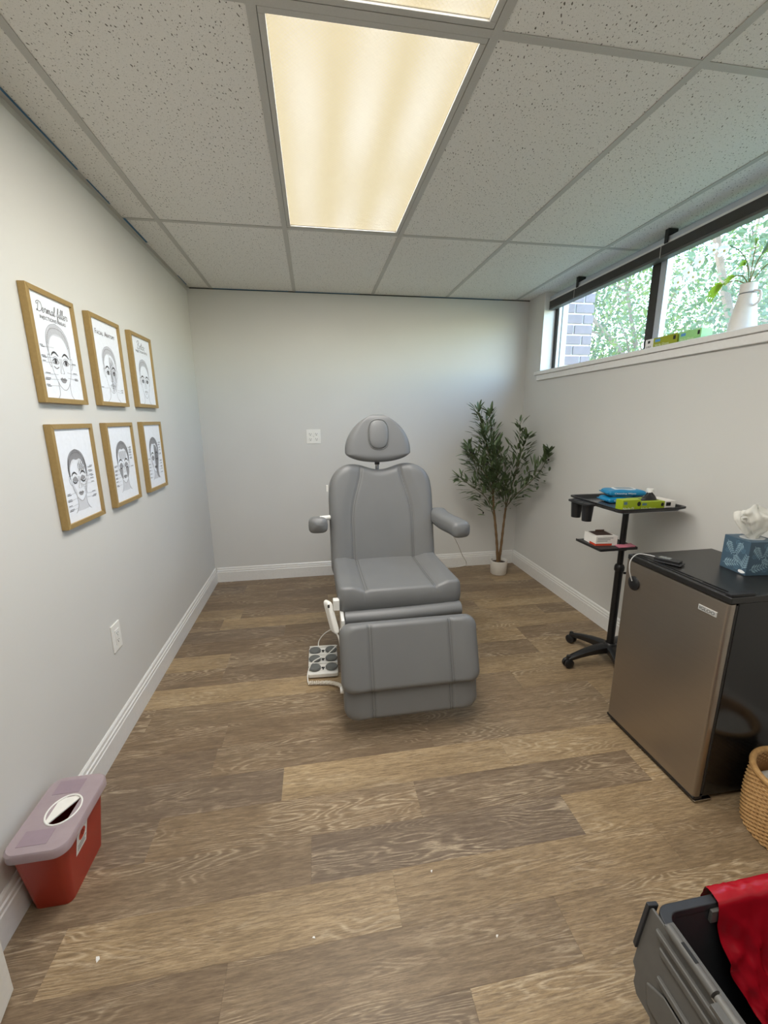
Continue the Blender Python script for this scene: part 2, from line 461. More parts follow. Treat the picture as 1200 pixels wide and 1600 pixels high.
# row index -> offset of one end joint, and tones (0 dark .. 1 light) from left to right
rows = {-2: (.32, [.35, .35, .75, .4]), -1: (-.28, [.25, .45, .5, .4]), 0: (.181, [.3, .72, .62, .5]), 1: (-.068, [.35, .06, .85, .7]), 2: (.32, [.1, .3, .18, .85]),
        3: (-.178, [.08, .95, .9, .8]), 4: (.45, [.12, .25, .45, .3]), 5: (-.45, [.15, .2, .35, .6]), 6: (.1, [.2, .35, .4, .5]), 7: (-.1, [.92, .95, .8, .7]),
        8: (-.55, [.2, .12, .35, .8]), 9: (-.55, [.85, .25, .6, .3]), 10: (.1, [.2, .15, .4, .75]), 11: (-.25, [.1, .2, .65, .3]), 12: (-.68, [.3, .85, .4, .8]),
        13: (-.57, [.85, .15, .5, .4]), 14: (.05, [.12, .2, .6, .3]), 15: (-.35, [.25, .12, .4, .75]), 16: (.3, [.1, .2, .3, .4]), 17: (-.1, [.15, .25, .4, .3])}
for r in range(-15, 18):
    off, tones = rows.get(r, (random.uniform(-.9, .9), [random.random() for _ in range(4)]))
    y0 = Y0+r*PW; y1 = min(y0+PW, YF+.01)
    if y0 > YF: continue
    x = off - PL*math.ceil((off-XL)/PL); i = 0
    while x < XR:
        xa, xb = max(x, XL-.005), min(x+PL, XR+.005)
        if xb-xa > .02:
            g = .00018
            o = obj('plank', box(xa+g, xb-g, y0+g, y1-g, -.004, 0), WOOD, floor, origin=((xa+xb)/2, y0, 0), smooth=False)
            t = tones[min(i, 3)]
            o.color = (max(0, min(1, t+random.uniform(-.06, .06))), (.95 if t < .11 else random.uniform(.1, .6)) if t < .5 else random.uniform(0, .2), 0, 1)
            i += 1
        x += PL

# ------------------------------------------------------------------ walls
wl = struct('wall_left', box(XL-.12, XL, YN-1.5, YF+.12, -.06, 2.6), WALL, 'pale greige painted wall with six framed prints', 'wall')
wf = struct('wall_far', box(XL-.12, XW, YF, YF+.12, -.06, 2.6), WALL, 'pale greige painted wall behind the treatment chair', 'wall')
m = box(XR, XW, -1.5, YF, -.06, SILL-.03).box(XR, XW, -1.5, WY0, SILL-.03, 2.6).box(XR, XW, WY1, YF, SILL-.03, 2.6)
wr = struct('wall_right', m, WALL, 'greige painted wall below the long high window', 'wall')
DX0, DX1 = -.63, .27
m = box(XL, DX0, YN-.12, YN, -.004, 2.6).box(DX1, XR, YN-.12, YN, -.004, 2.6).box(DX0, DX1, YN-.12, YN, 2.06, 2.6)
wn = struct('wall_near', m, WALL, 'painted wall around the doorway at the near end', 'wall')
struct('wall_hall', box(XL, XR, YN-1.5, YN-1.38, -.004, 2.6), WALL, 'hall wall beyond the doorway', 'wall')
def baseboard(name, p0, p1, nrm):
    """moulded profile swept along a straight run"""
    prof = [(0, 0), (.016, 0), (.016, .088), (.013, .092), (.013, .104), (.009, .108), (.008, .121), (.003, .128), (0, .128)]
    a, b, n = Vector(p0), Vector(p1), Vector(nrm); m = MB(); k = len(prof)
    for q in (a, b):
        for d, z in prof: m.v.append(tuple(q+n*d+Vector((0,0,z))))
    for i in range(k):
        j = (i+1) % k; m.f.append((i, j, k+j, k+i))
    m.f.append(tuple(range(k))); m.f.append(tuple(range(k, 2*k))[::-1])
    return struct(name, m, TRIMW, angle=20)
baseboard('baseboard_left', (XL, .05, 0), (XL, YF, 0), (1, 0, 0))
baseboard('baseboard_far', (XL+.016, YF, 0), (XR-.016, YF, 0), (0, -1, 0))
baseboard('baseboard_right', (XR, YN, 0), (XR, YF, 0), (-1, 0, 0))

# ------------------------------------------------------------------ ceiling: deck, tiles, grid
ceil = struct('ceiling', box(XL-.12, XW, YN-1.5, YF+.12, H+.12, 2.62), plain('ceiling_deck', (120, 118, 114), .9), 'suspended ceiling of speckled acoustic tiles in a metal grid', 'ceiling', origin=(0,0,0))
xs = [XL+.002] + [GX0+i*T2 for i in range(5)] + [XW-.075]
ys = [YF-.002, GY, GY-1.2192, GY-2*1.2192, YN-1.37]
for i in range(len(xs)-1):
    for j in range(len(ys)-1):
        if i == 2 and j in (1, 2): continue       # troffers sit here
        g = .0105
        x0 = xs[i]+(g if i else 0); x1 = xs[i+1]-(g if i < len(xs)-2 else 0)
        obj('ceiling_tile', box(x0, x1, ys[j+1]+g, ys[j]-(g if j else 0), H+.001, H+.016), TILE, ceil, smooth=False)
for i in range(1, len(xs)-1):
    obj('main_tee', MB().box(xs[i]-.012, xs[i]+.012, ys[-1], YF-.001, H-.0015, H).box(xs[i]-.0015, xs[i]+.0015, ys[-1], YF-.001, H, H+.04), TEE, ceil, smooth=False)
for j in range(1, len(ys)-1):
    for i in range(len(xs)-1):
        obj('cross_tee', MB().box(xs[i]+.012, xs[i+1]-.012, ys[j]-.012, ys[j]+.012, H-.0012, H).box(xs[i]+.012, xs[i+1]-.012, ys[j]-.0015, ys[j]+.0015, H, H+.03), TEE, ceil, smooth=False)
obj('wall_angle', MB().box(XL, XL+.02, YN, YF, H-.0015, H).box(XL, XL+.0015, YN, YF, H-.022, H), TEE, ceil, smooth=False)
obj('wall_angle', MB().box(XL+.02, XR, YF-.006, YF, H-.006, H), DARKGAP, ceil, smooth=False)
for ya, yb, wd in ((1.1, 1.55, .006), (1.62, 2.05, .005), (2.12, 2.32, .004), (2.46, 2.75, .009), (3.3, 3.5, .004)):
    obj('tape_strip', MB().box(XL+.019, XL+.021+wd, ya, yb, H-.0022, H-.0016), TAPE, ceil, smooth=False)
for xa, xb in ((-.7, -.15), (-.1, .4), (.9, 1.6)):
    obj('tape_strip', MB().box(xa, xb, YF-.0085, YF-.0065, H-.004, H-.0005), TAPE, ceil, smooth=False)

# ------------------------------------------------------------------ ceiling lights (recessed troffers)
def troffer(y0, y1, label):
    x0, x1 = xs[2]+.013, xs[3]-.013; y0 += .013; y1 -= .013
    t = thing('ceiling_light', ((x0+x1)/2, (y0+y1)/2, H), label, 'ceiling light', 'recessed ceiling lights')
    f = .019
    m = MB().box(x0, x1, y0, y0+f, H-.001, H+.03).box(x0, x1, y1-f, y1, H-.001, H+.03).box(x0, x0+f, y0+f, y1-f, H-.001, H+.03).box(x1-f, x1, y0+f, y1-f, H-.001, H+.03)
    obj('frame', m, TEE, t, bevel=.002)
    obj('housing', box(x0, x1, y0, y1, H+.06, H+.1), WMETAL, t)
    d = obj('diffuser', box(x0+f, x1-f, y0+f, y1-f, H+.006, H+.012), DIFF, t, smooth=False)
    L = bpy.data.lights.new('tube_light', 'AREA'); L.shape = 'RECTANGLE'; L.size = x1-x0-2*f-.01; L.size_y = y1-y0-2*f-.01
    L.energy = PANEL_W; L.color = (1, .965, .915)
    lo = bpy.data.objects.new('tube_light', L); COL.objects.link(lo); lo.parent = t; lo.location = (0, 0, .004)
    return t
troffer(GY-1.2192, GY, 'lit recessed ceiling light panel above and in front of the chair')
troffer(GY-2*1.2192, GY-1.2192, 'nearer ceiling light panel cut off by the top edge')

# ------------------------------------------------------------------ window
win = tag(bpy.data.objects.new('window_1', None), 'long high window with dark frame and trees outside', 'window', kind='structure'); COL.objects.link(win)
win.location = (1.965, (WY0+WY1)/2, SILL)
GXp = 1.965
MUL = 2.30
m = MB().box(GXp-.02, GXp+.03, WY0, WY1, SILL, SILL+.022).box(GXp-.02, GXp+.03, WY0, WY0+.035, SILL+.022, 2.29).box(GXp-.02, GXp+.03, WY1-.035, WY1, SILL+.022, 2.29)
obj('window_frame', m, BRONZE, win, bevel=.002)
obj('window_head', MB().box(GXp-.012, GXp+.03, WY0, WY1, 2.285, 2.345), ALU, win, bevel=.002)
obj('mullion', MB().box(GXp-.028, GXp+.03, MUL-.028, MUL+.028, SILL+.022, 2.285), BRONZE, win, bevel=.002)
obj('bead_and_lit_side', MB().box(GXp-.024, GXp+.01, MUL-.072, MUL-.028, SILL+.022, 2.285), ALU, win, bevel=.002)  # stands for the mullion's daylit side, brightness put into the pale colour
obj('bead_and_lit_side', MB().box(GXp-.012, GXp+.01, WY1-.047, WY1-.035, SILL+.022, 2.285), TRIMW, win, bevel=.002)
obj('pane', box(GXp, GXp+.004, WY0+.035, MUL-.072, SILL+.022, 2.285), GLASS, win, smooth=False)
obj('pane', box(GXp, GXp+.004, MUL+.028, WY1-.047, SILL+.022, 2.285), GLASS, win, smooth=False)
# sill board with apron, and white painted jamb lining
m = MB().box(XR-.03, GXp-.02, WY0-.04, WY1+.045, SILL-.028, SILL)
tag(obj('window_sill', m, TRIMW, win, bevel=.004), 'white window sill board')
obj('sill_apron', MB().box(XR-.018, XR, WY0-.02, WY1+.02, SILL-.07, SILL-.028), TRIMW, win, bevel=.004)
obj('jamb_lining', MB().box(XR-.002, GXp-.02, WY1-.006, WY1, SILL, H), TRIMW, win)
# raised blind
bl = thing('window_blind', (1.905, (WY0+WY1)/2, 2.2), 'raised grey slatted blind bunched under its white rail along the window top', 'blind')
obj('headrail', MB().box(1.885, 1.925, WY0+.02, WY1-.012, 2.266, 2.296), ALU, bl, bevel=.003)
obj('rail_lip', MB().box(1.8825, 1.8845, WY0+.02, WY1-.012, 2.262, 2.272), TRIMW, bl)
for k in range(11):
    z = 2.215+k*.0042
    obj('slat', MB().box(1.878, 1.928, WY0+.03, WY1-.02, z, z+.0022), SLAT, bl, smooth=False)
obj('bottom_rail', MB().box(1.876, 1.93, WY0+.03, WY1-.02, 2.198, 2.213), SLAT, bl, bevel=.004)
for y in (1.25, 2.18, 2.95):
    obj('bracket', MB().box(1.876, 1.93, y-.012, y+.012, 2.296, 2.33).box(1.872, 1.878, y-.012, y+.012, 2.262, 2.33), BPLAST, bl, bevel=.002)
    obj('lift_cord', MB().tube([(1.874, y+.03, 2.262), (1.874, y+.03, 2.2)], .0012, 6), WPLAST, bl)

# ------------------------------------------------------------------ outside: ground, brick pier, trees
struct('ground', box(XW, 30, -12, 30, -.4, -.3), GROUND, 'ground outside the window', 'ground')
pier = struct('brick_pier', box(2.075, 2.325, 3.412, 3.75, -.3, 3.2), MORTAR, 'grey brick pier outside at the far end of the window', 'pier', origin=(2.2, 3.58, -.3))
bh, ch = .068, .0813
for k in range(int(1.45/ch), int(2.75/ch)):
    z = k*ch+.012; L = .203; J = .0115
    x = 2.065-(.107 if k % 2 else .03)
    while x < 2.335:
        xa, xb = max(x, 2.064), min(x+L, 2.335)
        if xb-xa > .02: obj('brick', box(xa, xb, 3.40, 3.47, z, z+bh), BRICK, pier, bevel=.003, seg=1, smooth=False)
        x += L+J
def tree(loc, h, crown, nleaf, seed, label, mat, lean=0):
    rnd = random.Random(seed); x, y, z = loc
    t = thing('tree', loc, label, 'tree', 'trees outside the window')
    m = MB(); tips = []
    base = Vector(loc)
    for k in range(rnd.choice((3, 4))):
        a = rnd.uniform(0, 2*PI); p = base+Vector((math.cos(a)*.08, math.sin(a)*.08, 0)); path = [p]; rs = [.055]
        d = Vector((math.cos(a)*.28, math.sin(a)*.28+lean, 1))
        for i in range(7):
            d += Vector((rnd.uniform(-.25, .25), rnd.uniform(-.25, .25), rnd.uniform(-.05, .15)))
            p = p+d.normalized()*h/7*.95; path.append(p.copy()); rs.append(.05*(1-i/8.0)+.008)
            if i > 1: tips.append(p.copy())
        m.tube(cat_rom(path, 3), [rs[min(len(rs)-1, j//3)] for j in range(len(cat_rom(path, 3)))], 6)
        for i in range(5):
            q = path[rnd.randint(3, 7)]; e = q+Vector((rnd.uniform(-1, 1), rnd.uniform(-1, 1), rnd.uniform(.1, .8)))*crown*.5
            m.tube([q, (q+e)/2+Vector((0, 0, .1)), e], [.02, .013, .006], 5); tips.append(e)
    obj('trunk', m, BARKX, t)
    f = MB()
    for i in range(nleaf):
        c = rnd.choice(tips)+Vector((rnd.gauss(0, crown*.3), rnd.gauss(0, crown*.3), rnd.gauss(0, crown*.26)))
        if c.x < XW+.4: continue
        s = rnd.uniform(.05, .1); d = Vector((rnd.uniform(-1, 1), rnd.uniform(-1, 1), rnd.uniform(-1, .4))).normalized()
        sd_ = d.cross(Vector((rnd.uniform(-1, 1), rnd.uniform(-1, 1), rnd.uniform(-1, 1)))).normalized(); nn = d.cross(sd_)
        o = len(f.v)
        f.v += [tuple(c), tuple(c+d*s*.5+sd_*s*.26+nn*s*.08), tuple(c+d*s), tuple(c+d*s*.5-sd_*s*.26+nn*s*.08)]
        f.f += [(o, o+1, o+2), (o, o+2, o+3)]
    tag(obj('foliage', f, mat, t, smooth=False, fixn=False), kind='stuff')
tree((4.9, 7.6, -.3), 4.6, 1.5, 8320, 3, 'slender multi-stemmed tree seen through the far window pane', TREELEAF2)
tree((5.6, 5.6, -.3), 4.8, 1.7, 10400, 5, 'leafy bright green tree beside the window mullion outside', TREELEAF)
tree((5.2, 3.6, -.3), 4.8, 1.6, 8320, 8, 'leafy tree outside behind the white vase', TREELEAF2)
tree((7.6, 10.2, -.3), 5.6, 2.2, 10400, 11, 'more distant pale green tree beyond the brick pier', TREELEAF)
tree((8.6, 6.4, -.3), 6.2, 2.4, 10400, 13, 'tall distant tree between the two nearer trees outside', TREELEAF2)

# ------------------------------------------------------------------ door leaf standing open at the left
dA, dB = Vector((-.79, .884, 0)), Vector((-.625, YN+.03, 0))
dd = (dA-dB); dl = dd.length; dd.normalize(); dn = Vector((-dd.y, dd.x, 0))
def dmap(x, y, z): p = dB+dd*x+dn*y; return (p.x, p.y, z)
door = tag(bpy.data.objects.new('door_1', None), 'open white door leaf at the lower left corner', 'door', kind='structure'); COL.objects.link(door); door.location = dB
obj('door_leaf', MB().box(0, dl, 0, .036, .008, 2.03).mp(dmap), DOORW, door, bevel=.002)
for z0, z1 in ((.2, .95), (1.1, 1.85)):
    obj('door_panel', MB().box(.13, dl-.13, -.004, .002, z0, z1).mp(dmap), DOORW, door, bevel=.003)
obj('door_knob', MB().lathe([(.012, 0), (.012, -.03), (.026, -.038), (.028, -.055), (.015, -.066)], (dl-.07, 0, .95), 20, 'y').mp(dmap), CHROME, door)

# ------------------------------------------------------------------ treatment chair
CX = .376
ch_ = thing('treatment_chair', (CX, 2.05, 0), 'grey upholstered power treatment chair facing the camera, reclined headrest', 'chair')
ex = Vector((1, 0, 0))
def seams(px, py, d1, wseam=.0055, depth=.007, bol=.012, side=1):
    """two lengthwise seams at +-d1(py) with slightly raised bolsters outside them"""
    r = 0
    for sgn in (-1, 1):
        q = px*sgn-d1
        r -= depth*math.exp(-(q/wseam)**2)
        r -= .55*depth*math.exp(-((q+.011)/wseam)**2)
        r += bol*smooth(.0, .07, q)
    return r
_obj = obj
def obj(name, mb, *a, **k):
    o = _obj(name, mb, *a, **k)
    for L in getattr(mb, 'seams', []): _obj('seam', MB().tube(L, .0011, 5), plain('grey_thread', (92, 94, 93), .7), o)
    return o
# seat
b_ = obj('seat', pad(.302, .275, .10, .035, ((CX, 2.075, .532), ex, Vector((0, -1, 0)), Vector((0, 0, 1))), e0=.91, expo=2.8,
    relief=lambda x, y: seams(x, y, .172, bol=.019)+.006*smooth(.05, .25, y), fine=True, seam=lambda y: .172), LEATHER, ch_, angle=180)
# roll of upholstery between seat and leg rest
obj('apron_roll', MB().tube(cat_rom([(CX-.27, 1.80, .458), (CX-.1, 1.795, .460), (CX+.1, 1.795, .463), (CX+.29, 1.80, .468)], 6), .034, 16), LEATHER, ch_)
# backrest
byv = Vector((0, .125, .545)).normalized(); bz = ex.cross(byv)
def bwarp(x, y, z):
    t = smooth(.02, .36, y)
    k = 1 - .06*smooth(.14, .36, y)
    y2 = y - t*.034*(.5+.5*math.cos(PI*min(1, abs(x)/.17)))
    return x*k, y2, z + .018*smooth(.05, .3, abs(x))*(1 if z > 0 else 0)
def bsx(y): return .18-.055*smooth(.0, .34, y)**1.2
def bseam(x, y): return seams(x, y, bsx(y), bol=.010)
obj('backrest', pad(.306, .355, .10, .125, ((CX-.004, 2.374, .764), ex, byv, bz), e0=.84, relief=bseam, warp=bwarp, fine=True, seam=bsx), LEATHER, ch_, angle=180)
obj('back_shell', pad(.26, .24, .04, .1, ((CX, 2.452, .82), ex, byv, bz), e0=.8), WPLAST, ch_, angle=180)
# headrest with raised oval pillow
hy = Vector((0, .16, .98)).normalized(); hz = ex.cross(hy)
def hwarp(x, y, z):
    y0 = -.066
    if y > y0:
        k = math.sqrt(max(.002, 1-((y-y0)/.203)**1.9)**1.2); return x*k, y, z
    return x, y0-(y0-y)*math.sqrt(max(0, 1-(x/.194)**2))**.9-.0, z
def hrel(x, y):
    q = math.hypot(x/.058, (y-.015)/.082)
    return .010*(1-smooth(.80, 1.0, q)) - .008*math.exp(-((q-1.0)/.12)**2)
hd = obj('headrest', pad(.192, .137, .085, .004, ((CX-.014, 2.43, 1.258), ex, hy, hz), e0=.70, warp=hwarp), LEATHER, ch_, angle=180)
def oval(k, z): return [(k*math.copysign(abs(math.cos(a))**.75, math.cos(a))*.056, k*math.copysign(abs(math.sin(a))**.75, math.sin(a))*.081, z) for a in [2*PI*i/40 for i in range(40)]]
O_ = Vector((CX-.014, 2.43, 1.262)); 
def hm(x, y, z): return tuple(O_+ex*x+hy*(y+.014)+hz*z)
m = MB(); n_ = 40
rings = [oval(1.0, .030), oval(1.0, .044), oval(.96, .049), oval(.88, .0515), oval(.6, .054), oval(.25, .055)]
for rg in rings: m.v += [hm(*p) for p in rg]
for i in range(len(rings)-1):
    for k in range(n_): m.f.append((i*n_+k, i*n_+(k+1) % n_, (i+1)*n_+(k+1) % n_, (i+1)*n_+k))
m.f.append(tuple(range((len(rings)-1)*n_, len(rings)*n_)))
obj('face_pillow', m, LEATHER, hd, angle=180)
obj('piping', MB().tube([hm(*p) for p in oval(1.05, .0425)], .0032, 8, closed=True), plain('grey_piping', (104, 106, 105), .5), hd)
obj('headrest_post', MB().tube([(CX-.014, 2.47, 1.0), (CX-.014, 2.455, 1.18)], .011, 14), CHROME, ch_)
obj('post_collar', MB().lathe([(.015, 0), (.015, .03)], (CX-.014, 2.457, 1.105), 16), BPLAST, ch_)
# leg rest and foot rest
lf = Vector((0, .085, .245)).normalized(); lz = ex.cross(lf)
lo_ = Vector((CX+.005, 1.638, .352))
obj('leg_rest', pad(.312, .148, .085, .05, (lo_, ex, lf, lz), e0=.82, relief=lambda x, y: seams(x, y, .185, bol=.008), fine=True, seam=lambda y: .185), LEATHER, ch_, angle=180)
ff = Vector((0, .03, .14)).normalized(); fz = ex.cross(ff)
obj('foot_rest', pad(.303, .10, .075, .055, ((CX+.004, 1.607, .183), ex, ff, fz), e0=.74, relief=lambda x, y: seams(x, y, .18, bol=.005), fine=True, seam=lambda y: .18), LEATHER, ch_, angle=180)
# armrests
def arm(pts, rad, name='armrest', flat=.8):
    path = cat_rom(pts, 8); m = MB(); n = 20; L = len(path)
    for i, p in enumerate(path):
        t = i/(L-1); e = min(t, 1-t)/.12
        k = math.sqrt(max(.02, 1-max(0, 1-e)**2.6)) if e < 1 else 1
        tan = (path[min(i+1, L-1)]-path[max(i-1, 0)]); tan.z *= .3; tan.normalize(); sd_ = tan.cross(Vector((0,0,1))).normalized()
        for a in range(n):
            c, s_ = math.cos(2*PI*a/n), math.sin(2*PI*a/n)
            cc = math.copysign(abs(c)**.6, c); ss = math.copysign(abs(s_)**.6, s_)
            m.v.append(tuple(p+sd_*cc*rad*k+Vector((0,0,1))*ss*rad*flat*k))
    for i in range(L-1):
        for a in range(n): m.f.append((i*n+a, i*n+(a+1) % n, (i+1)*n+(a+1) % n, (i+1)*n+a))
    m.f.append(tuple(range(n))); m.f.append(tuple((L-1)*n+a for a in range(n)))
    return obj(name, m, LEATHER, ch_, angle=60)
arR = arm([(.715, 2.385, .805), (.708, 2.30, .802), (.718, 2.20, .797), (.738, 2.10, .796), (.752, 2.02, .790)], .052, flat=.85)
obj('zip', MB().tube([(.662, 2.36, .790), (.656, 2.28, .786), (.664, 2.20, .780)], .0022, 6), CHROME, arR)
arL = arm([(-.004, 2.40, .775), (-.003, 2.32, .790), (-.001, 2.22, .812), (.0, 2.10, .836)], .050, flat=.85)
obj('zip', MB().tube([(.0, 2.096, .838), (.03, 2.097, .836)], .0012, 6), plain('grey_zip', (90, 92, 92), .5), arL)
obj('arm_post', MB().tube([(.01, 2.33, .82), (.12, 2.36, .82)], .014, 12), WMETAL, ch_)
obj('arm_post', MB().tube([(.70, 2.34, .80), (.62, 2.40, .80)], .014, 12), WMETAL, ch_)
# white steel frame and powered column
obj('base_plate', MB().prism(rrect(CX-.24, CX+.24, 1.80, 2.45, .06), .012, .06), WMETAL, ch_, bevel=.008)
obj('lift_column', MB().box(CX-.15, CX+.15, 1.96, 2.28, .06, .40), WMETAL, ch_, bevel=.02)
obj('seat_frame', MB().box(CX-.27, CX+.27, 1.83, 2.33, .425, .482), WMETAL, ch_, bevel=.008)
obj('bracket_plate', MB().box(CX-.293, CX-.277, 1.72, 1.87, .40, .49), WMETAL, ch_, bevel=.004)
for sx in (-1, 1):
    lx = .285 if sx < 0 else .2
    obj('leg_bracket', MB().tube([(CX+sx*(lx-.03), 1.87, .43), (CX+sx*lx, 1.79, .41), (CX+sx*lx, 1.72, .34), (CX+sx*lx, 1.655, .20)], .013, 10), WMETAL, ch_)
    obj('pivot_bolt', MB().lathe([(.014, -.012), (.016, 0), (.010, .012)], (CX+sx*.300, 1.615, .215), 14, 'x'), WPLAST, ch_)
for sx in (-1, 1):
    for y in (1.85, 2.4):
        obj('leveling_foot', MB().lathe([(.022, 0), (.022, .008), (.008, .011), (.008, .014)], (CX+sx*.2, y, 0), 14), BPLAST, ch_)
obj('side_tag', MB().box(.056, .066, 2.43, 2.445, .955, .992), WPLAST, ch_, bevel=.001)
# hand control hanging in its bracket
hc = thing('hand_control', (.045, 1.83, .40), 'white hand remote hanging at the left side of the chair seat', 'remote')
hcv = Vector((.035, -.04, -.16)).normalized()
obj('control_body', pad(.021, .078, .03, .010, ((.042, 1.812, .468), Vector((.55, -.83, 0)).normalized(), hcv, Vector((.55, -.83, 0)).normalized().cross(hcv)), e0=.6), WPLAST, hc, angle=180)
obj('hanging_hook', MB().box(.052, .082, 1.80, 1.835, .50, .553), WMETAL, hc, bevel=.004)
obj('hanging_slot', MB().box(.026, .036, 1.785, 1.792, .525, .54), DARKGAP, hc, bevel=.002)
obj('cord', MB().tube(cat_rom([(.06, 1.79, .40), (.075, 1.78, .36), (.082, 1.78, .25), (.085, 1.80, .12), (.09, 1.83, .05), (.10, 1.9, .01)], 6), .004, 8), WPLAST, hc)

# foot pedal
fp = thing('foot_control', (.0, 2.14, 0), 'white six-button foot control on the floor left of the chair', 'foot control')
def fpm(x, y, z): return (-.005+x+.03*y*0+ y*.02, 2.15+y-.06*x, z)
slope = lambda y: .044-.06*y*0
m = MB().prism(rrect(-.082, .08, -.12, .12, .012), .006, .030).mp(lambda x, y, z: fpm(x, y, z + (.020*(y+.12)/.24 if z > .02 else 0)))
fb = obj('pedal_body', m, WPLAST, fp, bevel=.005)
for j in range(3):
    yy = -.075+j*.076; zz = .033+.020*(yy+.12)/.24
    for i, xx in enumerate((-.046, .046)):
        obj('pedal_button', MB().lathe([(.031, 0), (.034, .006), (.030, .012), (.012, .0145)], (0,0,0), 22, sy=.92).mp(lambda x, y, z: fpm(x+xx, y+yy, z+zz)), PEDALG, fp)
    obj('pedal_ridge', MB().box(-.078, .076, yy+.034, yy+.042, zz-.004, zz+.011).mp(fpm), WPLAST, fp, bevel=.003)
    obj('pedal_mark', MB().box(-.004, .003, yy-.015, yy-.002, zz, zz+.0022).box(-.009, .008, yy-.002, yy+.006, zz, zz+.0022).mp(fpm), BLKPR, fp, smooth=False)
obj('pedal_feet', MB().box(-.07, .07, -.11, .11, 0, .007).mp(fpm), BPLAST, fp)
def coil(p, r, turns, wr):
    P_ = cat_rom(p, 40); L = len(P_); out = []
    for i, q in enumerate(P_):
        t = (P_[min(i+1, L-1)]-P_[max(i-1, 0)]).normalized(); a = t.cross(Vector((0,0,1))).normalized(); b = t.cross(a)
        th = 2*PI*turns*i/(L-1); out.append(q+a*r*math.cos(th)+b*r*math.sin(th))
    return MB().tube(out, wr, 5)
obj('coiled_cord', coil([(-.085, 1.985, .014), (-.02, 1.975, .014), (.03, 1.965, .014), (.075, 1.93, .018), (.088, 1.88, .02)], .0085, 30, .0033), plain('cream_cord', (232, 226, 214), .45), fp)
obj('cord_loop', MB().tube(cat_rom([(-.088, 1.985, .014), (-.09, 2.05, .03), (-.06, 2.09, .07), (.02, 2.13, .085), (.075, 2.17, .11)], 8), .003, 7), WPLAST, fp)
obj('cord_loop', MB().tube(cat_rom([(-.03, 2.27, .05), (-.025, 2.30, .075), (.01, 2.28, .13), (.06, 2.26, .165), (.085, 2.24, .16)], 8), .003, 7), WPLAST, fp)

# thin power cord running from behind the chair to the far wall
tag(obj('power_cord', MB().tube(cat_rom([(.58, 2.52, .74), (.74, 2.66, .72), (.93, 2.86, .60), (1.03, 3.0, .485), (1.13, 3.15, .35), (1.25, 3.36, .18), (1.35, 3.52, .05), (1.326, 3.548, .008), (1.18, 3.536, .004), (.9, 3.53, .004)], 8), .0028, 7), WPLAST), 'thin white power cord curling behind the chair towards the far wall', 'cord')

# ------------------------------------------------------------------ wall outlets
ou = thing('wall_outlet', (-.006, YF, 1.228), 'white four-socket outlet plate on the far wall above the chair back', 'outlet')
obj('plate', MB().box(-.064, .052, YF-.006, YF, 1.17, 1.286), WPLAST, ou, bevel=.002)
for dx in (-.025, .025):
    for dz in (-.021, .021):
        c = (-.006+dx, YF-.006, 1.228+dz)
        so = obj('socket', MB().lathe([(.0165, 0), (.0165, -.003), (.013, -.004)], c, 20, 'y'), WPLAST, ou)
        obj('slot', MB().box(c[0]-.008, c[0]-.0055, YF-.0108, YF-.0095, c[2]-.002, c[2]+.008).box(c[0]+.0055, c[0]+.008, YF-.0108, YF-.0095, c[2]-.002, c[2]+.007).box(c[0]-.003, c[0]+.003, YF-.0108, YF-.0095, c[2]-.011, c[2]-.006), BLKPR, so, smooth=False)
obj('plate_screw', MB().lathe([(.003, 0), (.003, -.001)], (-.006, YF-.006, 1.228), 10, 'y'), CHROME, ou)
ol = thing('wall_outlet', (XL, 1.818, .455), 'white rectangular outlet low on the left wall', 'outlet')
obj('plate', MB().box(XL, XL+.006, 1.78, 1.856, .395, .517), WPLAST, ol, bevel=.002)
in_ = obj('socket_insert', MB().box(XL+.006, XL+.009, 1.801, 1.835, .422, .490), WPLAST, ol, bevel=.001)
for z in (.438, .470):
    obj('slot', MB().box(XL+.0085, XL+.0095, 1.811, 1.8125, z, z+.008).box(XL+.0085, XL+.0095, 1.8225, 1.824, z, z+.007).box(XL+.0085, XL+.0095, 1.8155, 1.8195, z-.007, z-.003), BLKPR, in_, smooth=False)
obj('test_button', MB().box(XL+.0085, XL+.0105, 1.812, 1.824, .4535, .4575).box(XL+.0085, XL+.0105, 1.812, 1.824, .460, .464), WMETAL, in_, smooth=False)

